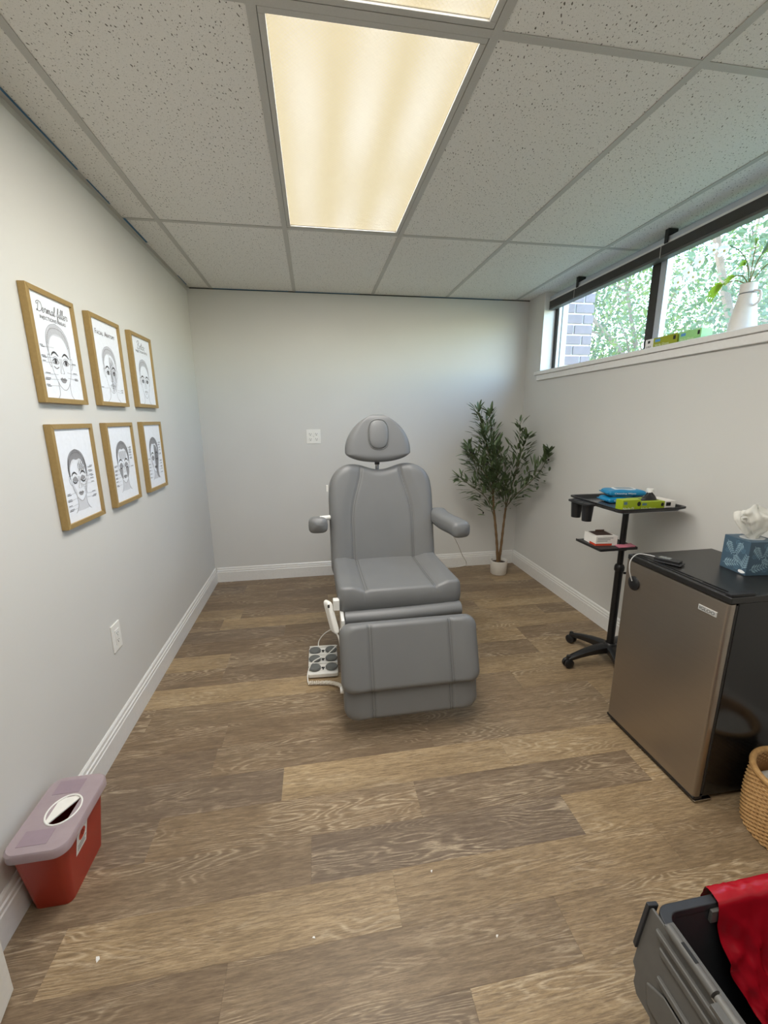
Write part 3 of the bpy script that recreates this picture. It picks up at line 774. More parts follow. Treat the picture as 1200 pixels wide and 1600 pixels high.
# ------------------------------------------------------------------ framed prints
GLY = {
 'D': (1.55, [[(.45,2.0),(.38,1.0),(.25,.1),(.02,.05),(.1,.3),(.6,0),(1.2,.25),(1.5,1.0),(1.2,1.9),(.5,2.25),(-.1,1.9),(-.05,1.5),(.2,1.6)]]),
 'B': (1.3, [[(.45,2.0),(.36,1.0),(.2,0)], [(-.15,1.5),(.1,2.05),(.8,2.2),(1.0,1.65),(.5,1.15),(1.1,.85),(1.05,.15),(.5,-.05),(.05,.2)]]),
 'e': (.62, [[(0,.35),(.35,.55),(.45,.85),(.25,1),(.05,.65),(.12,.12),(.35,0),(.66,.35)]]),
 'r': (.78, [[(0,.35),(.18,1.0),(.28,1.1),(.34,.92),(.6,.95),(.55,.45),(.62,.05),(.8,.35)]]),
 'm': (1.2, [[(0,.4),(.15,1),(.2,0),(.26,.7),(.45,1),(.55,.75),(.52,0),(.58,.7),(.78,1),(.88,.75),(.86,.15),(1,0),(1.22,.35)]]),
 'a': (.86, [[(.6,.8),(.35,1),(.08,.6),(.15,.08),(.4,.1),(.62,.7),(.66,1),(.62,.3),(.72,0),(.9,.35)]]),
 'l': (.5, [[(0,.35),(.3,1.2),(.36,2.0),(.22,2.15),(.12,1.5),(.15,.3),(.3,0),(.52,.35)]]),
 'f': (.55, [[(0,.2),(.35,1.2),(.45,2.0),(.3,2.2),(.2,1.5),(.15,-.6),(.25,-1),(.4,-.6),(.25,0),(.55,.35)]]),
 'i': (.48, [[(0,.35),(.2,1),(.2,.2),(.32,0),(.5,.35)], [(.24,1.45),(.27,1.52)]]),
 'o': (.78, [[(.35,1),(.05,.6),(.2,0),(.55,.3),(.5,.9),(.35,1),(.6,.85),(.82,.9)]]),
 't': (.6, [[(0,.5),(.3,1.9),(.25,.3),(.38,0),(.62,.35)], [(-.05,1.25),(.6,1.3)]]),
 'x': (.8, [[(0,.9),(.2,1),(.5,0),(.78,.1)], [(.75,1),(.0,0)]]), ' ': (.5, [])}
def script(txt):
    out = []; x = 0
    for c in txt:
        a, st = GLY[c]
        for s_ in st: out.append([(p.x+x+.18*p.y, p.y) for p in cat_rom(s_, 5)])
        x += a
    return out, x
FD = .024
def ribbon(m, pts, wd, d, fm, taper=False):
    """flat pen stroke lying on the print"""
    P_ = [Vector((p[0], p[1])) for p in pts]; L = len(P_)
    if L < 2: return
    o = len(m.v)
    for i, p in enumerate(P_):
        t = P_[min(i+1, L-1)]-P_[max(i-1, 0)]
        t = t.normalized() if t.length > 1e-9 else Vector((1, 0)); n = Vector((-t.y, t.x))
        k = wd/2*(math.sin(PI*(i+.6)/(L+.2))*.8+.3 if taper else 1)
        m.v.append(fm(*(p+n*k), d)); m.v.append(fm(*(p-n*k), d))
    for i in range(L-1): m.f.append((o+2*i, o+2*i+1, o+2*i+3, o+2*i+2))
def fill(m, pts, d, fm):
    o = len(m.v); m.v += [fm(p[0], p[1], d) for p in pts]; m.f.append(tuple(range(o, o+len(pts))))
def cr(pts, n=7, closed=False): return [(p.x, p.y) for p in cat_rom(pts, n, closed)]
def mir(pts): return [(-x, y) for x, y in pts]

def picture(y0, z0, wd, ht, label, style, yaw=0):
    t = thing('picture_frame', (XL, y0+wd/2, z0), label, 'picture', 'framed prints on the left wall')
    fw_ = .017; x0 = XL+.0005; x1 = XL+FD; y1 = y0+wd; z1 = z0+ht
    def rail(a, b, inward):   # mitred rail
        a, b = Vector(a), Vector(b); i1, i2 = Vector(inward[0]), Vector(inward[1]); m = MB()
        for xx in (x0, x1):
            for p in (a, b, b+i2*fw_, a+i1*fw_): m.v.append((xx, p.x, p.y))
        m.f = [(0,1,2,3), (4,5,6,7), (0,1,5,4), (1,2,6,5), (2,3,7,6), (3,0,4,7)]
        obj('frame_rail', m, GOLD, t, bevel=.0012, seg=1, smooth=False)
    rail((y0, z0), (y1, z0), ((1, 1), (-1, 1))); rail((y0, z1), (y1, z1), ((1, -1), (-1, -1)))
    rail((y0, z0), (y0, z1), ((1, 1), (1, -1))); rail((y1, z0), (y1, z1), ((-1, 1), (-1, -1)))
    pr = obj('print', box(x0+.004, x1-.008, y0+fw_*.8, y1-fw_*.8, z0+fw_*.8, z1-fw_*.8), PAPER, t, smooth=False)
    px = x1-.008; yc = (y0+y1)/2
    # drawing space: x -.5..+.5 across the paper, y 0..1.4 upwards
    k = wd-2*fw_
    def fm(x, y, d): return (px+.00025+d*.00018, yc+x*k, z0+fw_+y*k)
    ink, mid, soft, faint = MB(), MB(), MB(), MB()
    top = style in ('filler', 'anatomy', 'sites')
    kk = {'filler': 1.12, 'anatomy': 1.0, 'sites': 1.0}.get(style, .98)
    cx_, cy_ = {'filler': (.02, .45), 'anatomy': (.02, .45), 'sites': (.0, .42), 'veins': (-.02, .56), 'muscle': (.0, .60), 'half': (.0, .60)}[style]
    def T(pts): return [(cx_+x*kk*.78, cy_+y*kk*.78) for x, y in pts]
    wln = .0055
    # skull and jaw
    half = [(0,.62),(.16,.59),(.27,.47),(.31,.28),(.29,.08),(.24,-.12),(.14,-.29),(.05,-.36),(0,-.37)]
    ribbon(mid, T(cr(half)), wln, 2, fm); ribbon(mid, T(cr(mir(half))), wln, 2, fm)
    # hair cap
    outer = [(.30,.16),(.33,.34),(.29,.52),(.17,.64),(0,.69)]
    inner = [(0,.50 if top else .47),(.12,.49),(.21,.42),(.27,.30),(.285,.16)]
    oc, ic = cr(outer), cr(inner)
    cap = oc+mir(oc)[::-1][1:]+mir(ic)[::-1]+ic[::-1] if False else oc + [(-x, y) for x, y in oc[::-1]][1:] + [(-x, y) for x, y in ic[::-1]] + ic[1:]
    (fill(faint, T(cap), 1, fm) if top else fill(soft, T(cap), 1, fm))
    if not top:
        for i in range(9):   # combed hair strands
            a = -.24+i*.06
            ribbon(ink, T(cr([(a*.2, .68), (a*.8, .60-abs(a)*.2), (a*1.15, .48-abs(a)*.55)])), .004, 2, fm, True)
        for sg in (-1, 1): ribbon(ink, T([(sg*x, y) for x, y in cr([(.27,.50),(.325,.32),(.30,.10)])]), .02, 2, fm, True)
    else:
        for i in range(26):
            a = PI*(.04+.92*i/25); c, s_ = math.cos(a), math.sin(a)
            ribbon(soft, T([(c*.31, .33+s_*.34), (c*.265, .31+s_*.22)]), .008, 2, fm)
        ribbon(mid, T(cr(outer)), .005, 3, fm); ribbon(mid, T(mir(cr(outer))), .005, 3, fm)
    # ears, neck
    for sg in (-1, 1):
        ribbon(mid, T([(sg*x, y) for x, y in cr([(.30,.16),(.345,.17),(.34,.05),(.29,-.02)])]), .005, 2, fm)
        if top: ribbon(mid, T([(sg*x, y) for x, y in cr([(.17,-.24),(.17,-.42),(.22,-.50),(.34,-.58)])]), .006, 2, fm)
        else:
            ribbon(soft, T([(sg*x, y) for x, y in cr([(.18,-.22),(.17,-.42),(.24,-.54),(.30,-.58)])]), .012, 1, fm, True)
    if not top: fill(faint, T([(-.16,-.26),(0,-.37),(.16,-.26),(.17,-.42),(.24,-.55),(.0,-.56),(-.24,-.55),(-.17,-.42)]), 0, fm)
    # brows, eyes
    for sg in (-1, 1):
        S_ = lambda pts: T([(sg*x, y) for x, y in pts])
        if style != 'half' or sg < 0:
            pass
        ribbon(ink, S_(cr([(.055,.175),(.13,.225),(.20,.215),(.255,.165)])), .024, 4, fm, True)
        if top:
            fill(faint, S_(cr([(.06,.07),(.13,.125),(.20,.11),(.235,.075),(.19,.045),(.12,.04)], 5, True)), 3, fm)
            ribbon(ink, S_(cr([(.055,.065),(.12,.122),(.19,.115),(.245,.075)])), .014, 5, fm, True)
            ribbon(mid, S_(cr([(.07,.06),(.14,.04),(.22,.06)])), .006, 5, fm)
            fill(ink, S_([(.15+.036*math.cos(a), .083+.038*math.sin(a)) for a in [2*PI*i/16 for i in range(16)]]), 4, fm)
            ribbon(mid, S_(cr([(.07,.12),(.14,.16),(.22,.13)])), .005, 3, fm)
        else:
            ribbon(ink, S_(cr([(.05,.065),(.13,.02),(.20,.03),(.245,.07)])), .018, 5, fm, True)
            for q in (.10, .14, .18, .21): ribbon(ink, S_([(q, .025), (q+.012, -.008)]), .004, 5, fm)
            fill(soft, S_(cr([(.05,.075),(.13,.15),(.24,.09),(.14,.04)], 5, True)), 1, fm)
        # nose wing, cheek hollow
        ribbon(mid, S_(cr([(.02,.14),(.025,.0),(.045,-.06),(.05,-.09),(.02,-.10)])), .006, 3, fm)
        if not top: fill(faint, S_(cr([(.27,.02),(.25,-.12),(.15,-.24),(.17,-.10)], 5, True)), 0, fm)
    # lips
    up_ = cr([(-.10,-.195),(-.04,-.165),(0,-.178),(.04,-.165),(.10,-.195)]); lo2 = cr([(.10,-.195),(.05,-.245),(0,-.255),(-.05,-.245),(-.10,-.195)])
    (fill(soft, T(up_+lo2[1:-1]), 2, fm) if style in ('filler', 'veins', 'muscle', 'half') else ribbon(mid, T(up_+lo2), .005, 2, fm))
    ribbon(ink, T(cr([(-.10,-.195),(-.03,-.20),(.03,-.20),(.10,-.195)])), .007, 4, fm, True)
    rnd = random.Random(hash(style) % 97 if False else len(style)*7+ord(style[0]))
    def callouts(side, ys_, xin):
        for yv in ys_:
            xt = side*(.43 if top else .42)
            ribbon(soft, [(cx_+side*xin, yv+.01), (side*.30, yv), (xt, yv)], .0035, 4, fm)
            for q in range(rnd.choice((1, 2))):
                x = xt-side*rnd.uniform(.0, .03); e = x-side*rnd.uniform(.07, .12)
                ribbon(mid, [(x, yv+.014-.022*q), (e, yv+.014-.022*q)], .009, 4, fm)
    if style == 'filler':
        callouts(-1, [.70, .56, .49, .33, .26, .17], .12); callouts(1, [.52, .38, .30], .12)
        ribbon(mid, T(cr([(-.22,.0),(-.15,-.03),(-.08,.0)])), .012, 3, fm)
    if style == 'anatomy':
        callouts(-1, [.24], .16); callouts(1, [.22, .18], .16)
        half_ = [(0,.45),(.10,.44),(.20,.34),(.26,.20),(.27,.05),(.22,-.12),(.12,-.28),(0,-.36)]
        fill(faint, T([(0,.45)]+cr(half_)[1:]), 0, fm)
        for q in range(12):
            x, y = rnd.uniform(.02, .2), rnd.uniform(-.25, .4)
            ribbon(mid, T(cr([(x, y), (x+rnd.uniform(-.05, .05), y-.06), (x+rnd.uniform(-.06, .06), y-.13)])), .007, 3, fm)
        ribbon(mid, T(cr([(.01,.5),(.0,.3),(.01,.1),(.0,-.35)])), .006, 3, fm)
    if style == 'veins':
        callouts(1, [.78, .71, .64, .58, .52, .36, .30], .14); callouts(-1, [.42, .33, .24, .18], .14)
        for q in range(9):
            x, y = .03+q*.026, .20+.03*(q % 3)
            ribbon(mid, T(cr([(x, y), (x+.02, y+.07), (x-.02, y+.13), (x+.02, y+.2)])), .006, 3, fm)
        for q in range(5): ribbon(mid, T(cr([(.05+q*.03, -.02-q*.05), (.14+q*.02, -.06-q*.04), (.22, -.05-q*.05)])), .005, 3, fm)
    if style == 'muscle':
        callouts(-1, [.66, .58, .51, .44, .37, .30], .18); callouts(1, [.98, .93, .88, .82, .77, .60], .18)
        fill(faint, T(cr([(-.2,.40),(0,.44),(.2,.40),(.17,.25),(0,.22),(-.17,.25)], 5, True)), 1, fm)
        for q in range(8): ribbon(soft, T([(-.17+q*.048, .24), (-.18+q*.052, .42)]), .007, 2, fm)
        for sg in (-1, 1):
            fill(soft, T([(sg*x, y) for x, y in cr([(.10,.0),(.24,.02),(.24,-.12),(.13,-.26),(.11,-.15)], 5, True)]), 1, fm)
    if style == 'half':
        callouts(1, [.98, .92, .86, .80, .72, .56, .49, .42, .36, .28], .2); callouts(-1, [.64, .52, .45, .38, .30, .22], .2)
        fill(soft, T([(0,.46)]+cr([(.10,.45),(.21,.36),(.28,.2),(.27,.02),(.2,-.16),(.17,-.32),(.20,-.55),(.08,-.50),(.0,-.36)])), 2, fm)
        for q in range(10): ribbon(mid, T(cr([(.03+q*.02, .40-q*.02), (.05+q*.02, .2-q*.03), (.02+q*.015, -.1-q*.03)])), .006, 3, fm, True)
    # headings
    let = MB()
    if style in ('filler', 'sites'):
        txt = 'Dermal filler' if style == 'filler' else 'Botox'
        st, wd_ = script(txt); sc_ = (.74 if style == 'filler' else .40)/wd_
        yb_ = 1.16 if style == 'filler' else 1.16
        for s_ in st: ribbon(let, [(-(.36 if style == 'filler' else .21)+x*sc_, yb_+y*sc_*(.78 if style == 'filler' else .8)) for x, y in s_], .0085, 3, fm)
        tm = text_mb('INJECTIONS AREAS' if style == 'filler' else 'INJECTION SITES', .62, .062)
        let.add([fm(x-.31, y+(1.055 if style == 'filler' else 1.07), 3) for x, y, z in tm.v], tm.f)
    if style == 'anatomy':
        big1 = text_mb('F', None, .085); let.add([fm(x-.37, y+1.15, 3) for x, y, z in big1.v], big1.f)
        a1 = text_mb('ACIAL', .24, .062); let.add([fm(x-.315, y+1.15, 3) for x, y, z in a1.v], a1.f)
        big2 = text_mb('A', None, .085); let.add([fm(x-.03, y+1.15, 3) for x, y, z in big2.v], big2.f)
        a2 = text_mb('NATOMY', .32, .062); let.add([fm(x+.045, y+1.15, 3) for x, y, z in a2.v], a2.f)
    for nm, mm, mt in (('ink_lines', ink, INK), ('pencil_lines', mid, INKM), ('pencil_shading', soft, INKL), ('pale_shading', faint, INKV), ('lettering', let, INKM)):
        if mm.v: tag(obj(nm, mm, mt, pr, smooth=False, fixn=False), kind='stuff')
PY = [1.58, 1.96, 2.35]; PWD, PHT = .272, .366
picture(PY[0], 1.433, PWD, PHT, "gold framed print headed Dermal filler, upper row nearest the camera", 'filler')
picture(PY[1], 1.435, PWD, PHT, 'gold framed print headed Facial Anatomy, middle of the upper row', 'anatomy')
picture(PY[2], 1.438, PWD, PHT, 'gold framed face print, upper row nearest the far wall', 'sites')
picture(PY[0], .996, PWD, PHT, 'gold framed face print with forehead veins, lower row nearest the camera', 'veins')
picture(PY[1], .997, PWD, PHT, 'gold framed face print with muscle shading, middle of the lower row', 'muscle')
picture(PY[2], .998, PWD, PHT, 'gold framed half-dark face print, lower row nearest the far wall', 'half')

# ------------------------------------------------------------------ potted olive tree
PX, PYY = 1.585, 3.335
ot = thing('potted_olive_tree', (PX, PYY, 0), 'tall artificial olive tree in a small white pot in the far corner', 'plant')
obj('pot', MB().lathe([(.066, 0), (.070, .004), (.076, .125), (.070, .125), (.066, .095), (.001, .095)], (PX, PYY, 0), 36, cap=False), POTW, ot, angle=50)
obj('soil', MB().lathe([(.068, .10), (.05, .106), (.02, .110), (.001, .111)], (PX, PYY, 0), 24, cap=False), SOIL, ot)
rl = random.Random(21)
def leaf(m, p, d, s, wd, up_=None):
    d = d.normalized(); sd_ = d.cross(Vector((rl.uniform(-.4, .4), rl.uniform(-.4, .4), 1))).normalized(); nn = sd_.cross(d).normalized()
    dr = rl.uniform(.0, .22)
    pts = [(0, 0), (.25, .8), (.55, 1), (.85, .55), (1, 0)]; o = len(m.v)
    for t, k in pts:
        c = p+d*s*t-Vector((0,0,1))*s*dr*t*t
        m.v += [tuple(c+sd_*wd*k*.5+nn*wd*.12*k), tuple(c-nn*wd*.05*k), tuple(c-sd_*wd*k*.5+nn*wd*.12*k)]
    for i in range(4):
        a = o+3*i; m.f += [(a, a+1, a+4, a+3), (a+1, a+2, a+5, a+4)]
def spray(path, r0, dens, lmin=.055, lmax=.10, start=.15, side=3):
    """one leafy branch: stem plus its leaves"""
    P_ = cat_rom(path, 10); L = len(P_)
    br = obj('branch', MB().tube(P_, [r0*(1-.75*i/(L-1)) for i in range(L)], 7), plain('twig_bark', (92, 84, 58), .8), ot)
    m = MB(); olv = MB()
    for i in range(int(L*start), L):
        for q in range(dens):
            if rl.random() > .85: continue
            t = (P_[min(i+1, L-1)]-P_[max(i-1, 0)]).normalized()
            rv = Vector((rl.gauss(0, 1), rl.gauss(0, 1), rl.gauss(0, 1))); rv = (rv-t*rv.dot(t)).normalized()
            # short twig then leaf
            tw = rl.uniform(0, .085) if i < L*.8 else rl.uniform(0, .02); p = P_[i]+rv*tw
            d = t*rl.uniform(.5, 1.1)+rv*rl.uniform(.5, 1.0)+Vector((0, 0, rl.uniform(-.1, .25)))
            p2 = p+d.normalized()*lmax
            if p2.x > XR-.02 or p2.y > YF-.02: d = Vector((-abs(d.x), -abs(d.y), d.z)); 
            if p.x > XR-.03 or p.y > YF-.03: continue
            leaf(m, p, d, rl.uniform(lmin, lmax), rl.uniform(.014, .023))
            if rl.random() < .012:
                olv.lathe([(.001, -.009), (.006, -.006), (.0075, 0), (.006, .006), (.001, .009)], tuple(p+rv*.01), 8)
    tag(obj('leaves', m, LEAF, br, fixn=False, angle=60), kind='stuff')
    if olv.v: tag(obj('olives', olv, plain('dark_olive', (44, 34, 40), .35), br), kind='stuff')
    return br
z0 = .09
tA = [(PX-.010, PYY, z0), (PX-.03, PYY-.005, .28), (PX-.055, PYY-.01, .45), (PX-.085, PYY-.015, .63), (PX-.095, PYY-.02, .72)]
tB = [(PX+.006, PYY+.01, z0), (PX+.02, PYY+.01, .28), (PX+.03, PYY+.01, .45), (PX+.042, PYY+.01, .60)]
for tr in (tA, tB):
    P_ = cat_rom(tr, 8)
    obj('trunk', MB().tube(P_, [.0125*(1-.3*i/len(P_))*(1+.12*math.sin(i*1.7)) for i in range(len(P_))], 9), BARK, ot)
A = Vector(tA[-1]); B = Vector(tB[-1]); Am = Vector(tA[2])+Vector((-.01, 0, .06))
def V3(px, pz, y=PYY): return (px, y, pz)
for path, r0, dens in (
  ([A, V3(1.46, .95, 3.30), V3(1.38, 1.22, 3.29), V3(1.30, 1.44, 3.28)], .009, 4),
  ([A, V3(1.49, 1.0, 3.36), V3(1.47, 1.22, 3.36), V3(1.445, 1.42, 3.36)], .009, 4),
  ([A, V3(1.42, .86, 3.26), V3(1.30, 1.02, 3.24), V3(1.22, 1.10, 3.22)], .007, 4),
  ([A, V3(1.44, .82, 3.40), V3(1.36, .98, 3.44), V3(1.30, 1.14, 3.46)], .007, 4),
  ([Am, V3(1.42, .70, 3.29), V3(1.28, .81, 3.26), V3(1.15, .90, 3.24)], .006, 4),
  ([A, V3(1.50, .85, 3.28), V3(1.47, .98, 3.22), V3(1.42, 1.14, 3.18)], .006, 4),
  ([A, V3(1.47, 1.0, 3.30), V3(1.40, 1.12, 3.28), V3(1.36, 1.27, 3.26)], .007, 4),
  ([B, V3(1.61, .80, 3.34), V3(1.59, .98, 3.34), V3(1.50, 1.16, 3.33)], .008, 4),
  ([B, V3(1.66, .80, 3.32), V3(1.69, 1.02, 3.28), V3(1.655, 1.33, 3.24)], .008, 3),
  ([V3(1.672, .92, 3.30), V3(1.70, 1.08, 3.27), V3(1.72, 1.22, 3.22)], .005, 3),
  ([B, V3(1.665, .72, 3.26), V3(1.735, .86, 3.14), V3(1.775, .97, 3.06), V3(1.805, 1.11, 3.02)], .007, 4),
  ([V3(1.62, .62, 3.33), V3(1.56, .70, 3.28), V3(1.50, .80, 3.24)], .005, 3)):
    spray(path, r0*.7, dens+1)

# ------------------------------------------------------------------ instrument cart
KX, KY = 1.60, 1.90
ct = thing('instrument_cart', (KX, KY, 0), 'black rolling instrument stand with tray and small shelf beside the fridge', 'cart')
for k in range(5):
    a = math.radians(180-72*k); d = Vector((math.cos(a), math.sin(a), 0)); s_ = Vector((-d.y, d.x, 0)); r = .25
    m = MB(); n = 8
    for i in range(n+1):
        t = i/n; p = Vector((KX, KY, 0))+d*(.02+t*(r-.015)); zt = .118-.055*t**1.7; wd = .030-.014*t; th = .045-.022*t
        for sx_, zz in ((-1, zt-.006), (-.6, zt), (.6, zt), (1, zt-.006), (.8, zt-th), (-.8, zt-th)): m.v.append(tuple(p+s_*wd*sx_+Vector((0,0,zz))))
    for i in range(n):
        for j in range(6): m.f.append((i*6+j, i*6+(j+1) % 6, (i+1)*6+(j+1) % 6, (i+1)*6+j))
    m.f.append((0,1,2,3,4,5)); m.f.append(tuple(n*6+j for j in range(6)))
    lg = obj('base_leg', m, BPLAST, ct, angle=40)
    c = Vector((KX, KY, 0))+d*r
    cs = obj('caster_fork', MB().lathe([(.010, .05), (.013, .058), (.010, .072)], (c.x, c.y, 0), 12).tube([c+Vector((0,0,.055)), c+d*.012+Vector((0,0,.03))], .009, 8), BPLAST, lg)
    ax = s_
    for sg in (-1, 1):
        w_ = MB().lathe([(.010, -.009), (.024, -.008), (.0265, -.003), (.0265, .005), (.018, .011), (.004, .012)], (0,0,0), 20, 'y')
        an = math.atan2(ax.y, ax.x)-PI/2
        w_.v = [(x, y*sg, z) for x, y, z in w_.v]
        w_.xf(Matrix.Translation(c+ax*sg*.013+Vector((0,0,.0265))) @ Matrix.Rotation(an, 4, 'Z'))
        obj('caster_wheel', w_, BPLAST, lg)
obj('base_hub', MB().lathe([(.034, .07), (.038, .09), (.034, .118), (.026, .128)], (KX, KY, 0), 24), BPLAST, ct)
obj('lower_pole', MB().tube([(KX, KY, .10), (KX, KY, .575)], .0195, 20), BMETAL, ct)
obj('upper_pole', MB().tube([(KX, KY, .57), (KX, KY, .90)], .0150, 20), BMETAL, ct)
co = obj('collar', MB().lathe([(.022, .555), (.025, .560), (.025, .578), (.021, .590), (.016, .594)], (KX, KY, 0), 24), BPLAST, ct)
obj('clamp_knob', MB().tube([(KX+.02, KY-.01, .545), (KX+.042, KY-.02, .545)], .006, 10).tube([(KX+.040, KY-.019, .545), (KX+.052, KY-.025, .545)], .014, 12), BPLAST, ct)
TZ = .915; tx0, tx1, ty0, ty1 = 1.437, 1.787, 1.742, 2.135
obj('tray_mount', MB().lathe([(.018, .875), (.024, .885), (.03, TZ-.014), (.03, TZ-.003)], (KX, KY, 0), 24).box(KX-.09, KX+.09, KY-.018, KY+.018, TZ-.016, TZ-.003), BPLAST, ct)
obj('tray_floor', MB().prism(rrect(tx0+.01, tx1-.01, ty0+.01, ty1-.01, .02), TZ-.003, TZ), plain('brushed_tray', (150, 152, 158), .25, .8), ct)
m = MB()
secs = [(.012, 0), (.0, .020), (-.012, .022), (-.012, .014), (.002, .006), (.014, -.004)]
ring = [[p for p in rrect(tx0+i, tx1-i, ty0+i, ty1-i, .025, 5)] for i, _ in secs]; n = len(ring[0])
for rg, (_, zz) in zip(ring, secs): m.v += [(x, y, TZ+zz) for x, y in rg]
for i in range(len(secs)):
    for k in range(n): m.f.append((i*n+k, i*n+(k+1) % n, ((i+1) % len(secs))*n+(k+1) % n, ((i+1) % len(secs))*n+k))
obj('tray_rim', m, BPLAST, ct, angle=30)
# cup holder on the left end of the tray
obj('cup_bracket', MB().prism(rrect(tx0-.068, tx0-.004, 1.905, 2.075, .018), TZ+.004, TZ+.014), BPLAST, ct, bevel=.002)
for y in (1.942, 2.035):
    obj('cup', MB().lathe([(.024, -.085), (.030, .004), (.034, .006), (.034, .012), (.027, .012), (.022, -.08), (.001, -.072)], (tx0-.033, y, TZ+.004), 24, cap=False), BPLAST, ct, angle=40)
SZ = .705; sx0, sx1, sy0, sy1 = 1.425, 1.635, 1.835, 2.04
obj('shelf', MB().prism(rrect(sx0, sx1, sy0, sy1, .012), SZ-.008, SZ), plain('black_shelf', (38, 38, 40), .5), ct, bevel=.002)
obj('shelf_edge', MB().box(sx0, sx1, sy0-.003, sy0, SZ-.010, SZ+.003).box(sx0-.003, sx0, sy0, sy1, SZ-.010, SZ+.003).box(sx1, sx1+.003, sy0, sy1, SZ-.010, SZ+.003), BPLAST, ct)
obj('shelf_clamp', MB().lathe([(.024, SZ-.03), (.026, SZ-.025), (.026, SZ-.008)], (KX, KY, 0), 20), BPLAST, ct)

def rbox(cx, cy, w_, d_, z0, z1, rot=0):
    m = box(-w_/2, w_/2, -d_/2, d_/2, z0, z1); return m.xf(Matrix.Translation((cx, cy, 0)) @ Matrix.Rotation(rot, 4, 'Z'))
def flat_text(txt, wd, ht, O, U, V, off=.0004):
    m = text_mb(txt, wd, ht); O, U, V = Vector(O), Vector(U), Vector(V); N_ = U.cross(V)
    m.v = [tuple(O+U*x+V*y+N_*off) for x, y, z in m.v]; return m
def quad(O, U, V, x0, x1, y0, y1, off=.0003, th=.0002):
    O, U, V = Vector(O), Vector(U), Vector(V); N_ = U.cross(V)
    m = MB(); m.v = [tuple(O+U*x+V*y+N_*o) for o in (off-th, off) for x, y in ((x0,y0),(x1,y0),(x1,y1),(x0,y1))]
    m.f = [(0,1,2,3), (4,5,6,7), (0,1,5,4), (1,2,6,5), (2,3,7,6), (3,0,4,7)]; return m
def glove_box(x, y, z, w_, d_, h_, body, label, white_end, texts=True, hole=True):
    """carton with its long printed side facing the camera (-y)"""
    t = thing('glove_box', (x+w_/2, y+d_/2, z), label, 'box', 'glove cartons')
    bd = obj('carton', box(x, x+w_-white_end, y, y+d_, z, z+h_), body, t, bevel=.001)
    if white_end:
        we = obj('white_end', box(x+w_-white_end, x+w_, y+.0002, y+d_-.0002, z, z+h_-.0002), CARDW, t, bevel=.001)
        O = (x+w_-white_end, y, z)
        obj('print_mark', quad(O, (1,0,0), (0,0,1), white_end*.12, white_end*.55, h_*.45, h_*.85).add(*_ln(O, white_end, h_)), BLKPR, we, smooth=False)
    return t, bd
def _ln(O, w_, h_):
    m = quad(O, (1,0,0), (0,0,1), w_*.12, w_*.7, h_*.2, h_*.27); return m.v, m.f
def print_side(bd, x, y, z, w_, h_, txt, badge=True, x0=.03):
    U, V = (1,0,0), (0,0,1)
    obj('lettering', flat_text(txt, w_*.60, h_*.24, (x+w_*x0, y, z+h_*.14), U, V), WHITEPR, bd, smooth=False)
    obj('print_block', quad((x, y, z), U, V, w_*.05, w_*.24, h_*.62, h_*.86), plain('grey_blue_print', (86, 120, 136), .6), bd, smooth=False)
    if badge:
        q = [(w_*.90+h_*.17*math.cos(a), h_*.64+h_*.2*math.sin(a)) for a in [2*PI*i/16 for i in range(16)]]
        obj('badge', MB().prism(q, -.0006, 0, lambda a, b, c: (x+a, y+c, z+b)), BLKPR, bd, smooth=False)
# two lime cartons side by side on the tray near edge
g1, b1 = glove_box(1.472, 1.775, TZ, .098, .05, .058, LIME, 'lime green glove carton at the left front of the cart tray', 0)
print_side(b1, 1.472, 1.775, TZ, .098, .058, 'Nitrile Gl')
g2, b2 = glove_box(1.572, 1.775, TZ, .195, .11, .046, LIME, 'lime green and white glove carton at the right front of the cart tray', .062)
print_side(b2, 1.572, 1.775, TZ, .133, .046, 'Nitrile Gloves')
obj('opening', box(1.585, 1.69, 1.80, 1.85, TZ+.0455, TZ+.0468), BLKPR, b2, smooth=False)
gv = thing('black_glove', (1.665, 1.835, TZ+.0468), 'crumpled black glove poking out of the lime carton', 'glove')
m = MB().grid(18, 10, lambda u, v: (1.665+.034*math.cos(2*PI*u)*(1-v*.6)*(1+.3*math.sin(5*PI*u)), 1.835+.02*math.sin(2*PI*u)*(1-v*.6), TZ+.0468+.028*v**.8*(1+.25*math.cos(3*2*PI*u))), wrap=True)
m.f.append(tuple(range(180, 198)))
obj('glove_body', m, BPLAST, gv, angle=60)
# wipes packs
def wipes(z, cx, cy, rot, label):
    t = thing('wipes_pack', (cx, cy, z), label, 'wipes pack', 'wipes packs on the tray')
    R = Matrix.Rotation(rot, 3, 'Z'); U = R @ Vector((1,0,0)); V = R @ Vector((0,1,0))
    bd = obj('pack', pad(.098, .055, .036, .012, ((cx, cy, z+.018), U, V, (0,0,1)), e0=.35, relief=lambda x, y: .0015*math.sin(60*x)*math.sin(45*y)), BLUEP, t, angle=180)
    for sg in (-1, 1):
        obj('crimp', MB().box(-.006, .006, -.05, .05, -.002, .002).xf(Matrix.Translation(Vector((cx, cy, z+.018))+U*sg*.100) @ Matrix.Rotation(rot, 4, 'Z')), BLUEP, t)
    O = Vector((cx, cy, z+.0372)); 
    obj('flap', MB().prism(rrect(-.055, .055, -.03, .03, .012), -.004, .0012, lambda x, y, c: O+U*x+V*y+Vector((0,0,c))), WHITEPR, t)
    obj('flap_label', MB().prism(rrect(-.045, .045, -.021, .021, .008), .0012, .0018, lambda x, y, c: O+U*x+V*y+Vector((0,0,c))), plain('steel_blue_print', (92, 128, 152), .3), t)
    tl = text_mb('Cleansing Wipes', .11, .011)
    tl.v = [tuple(Vector((cx, cy, z+.012))+U*(x-.07)-V*.0568+Vector((0,0,1))*y*1.0) for x, y, q in tl.v]
    obj('lettering', tl, WHITEPR, bd, smooth=False)
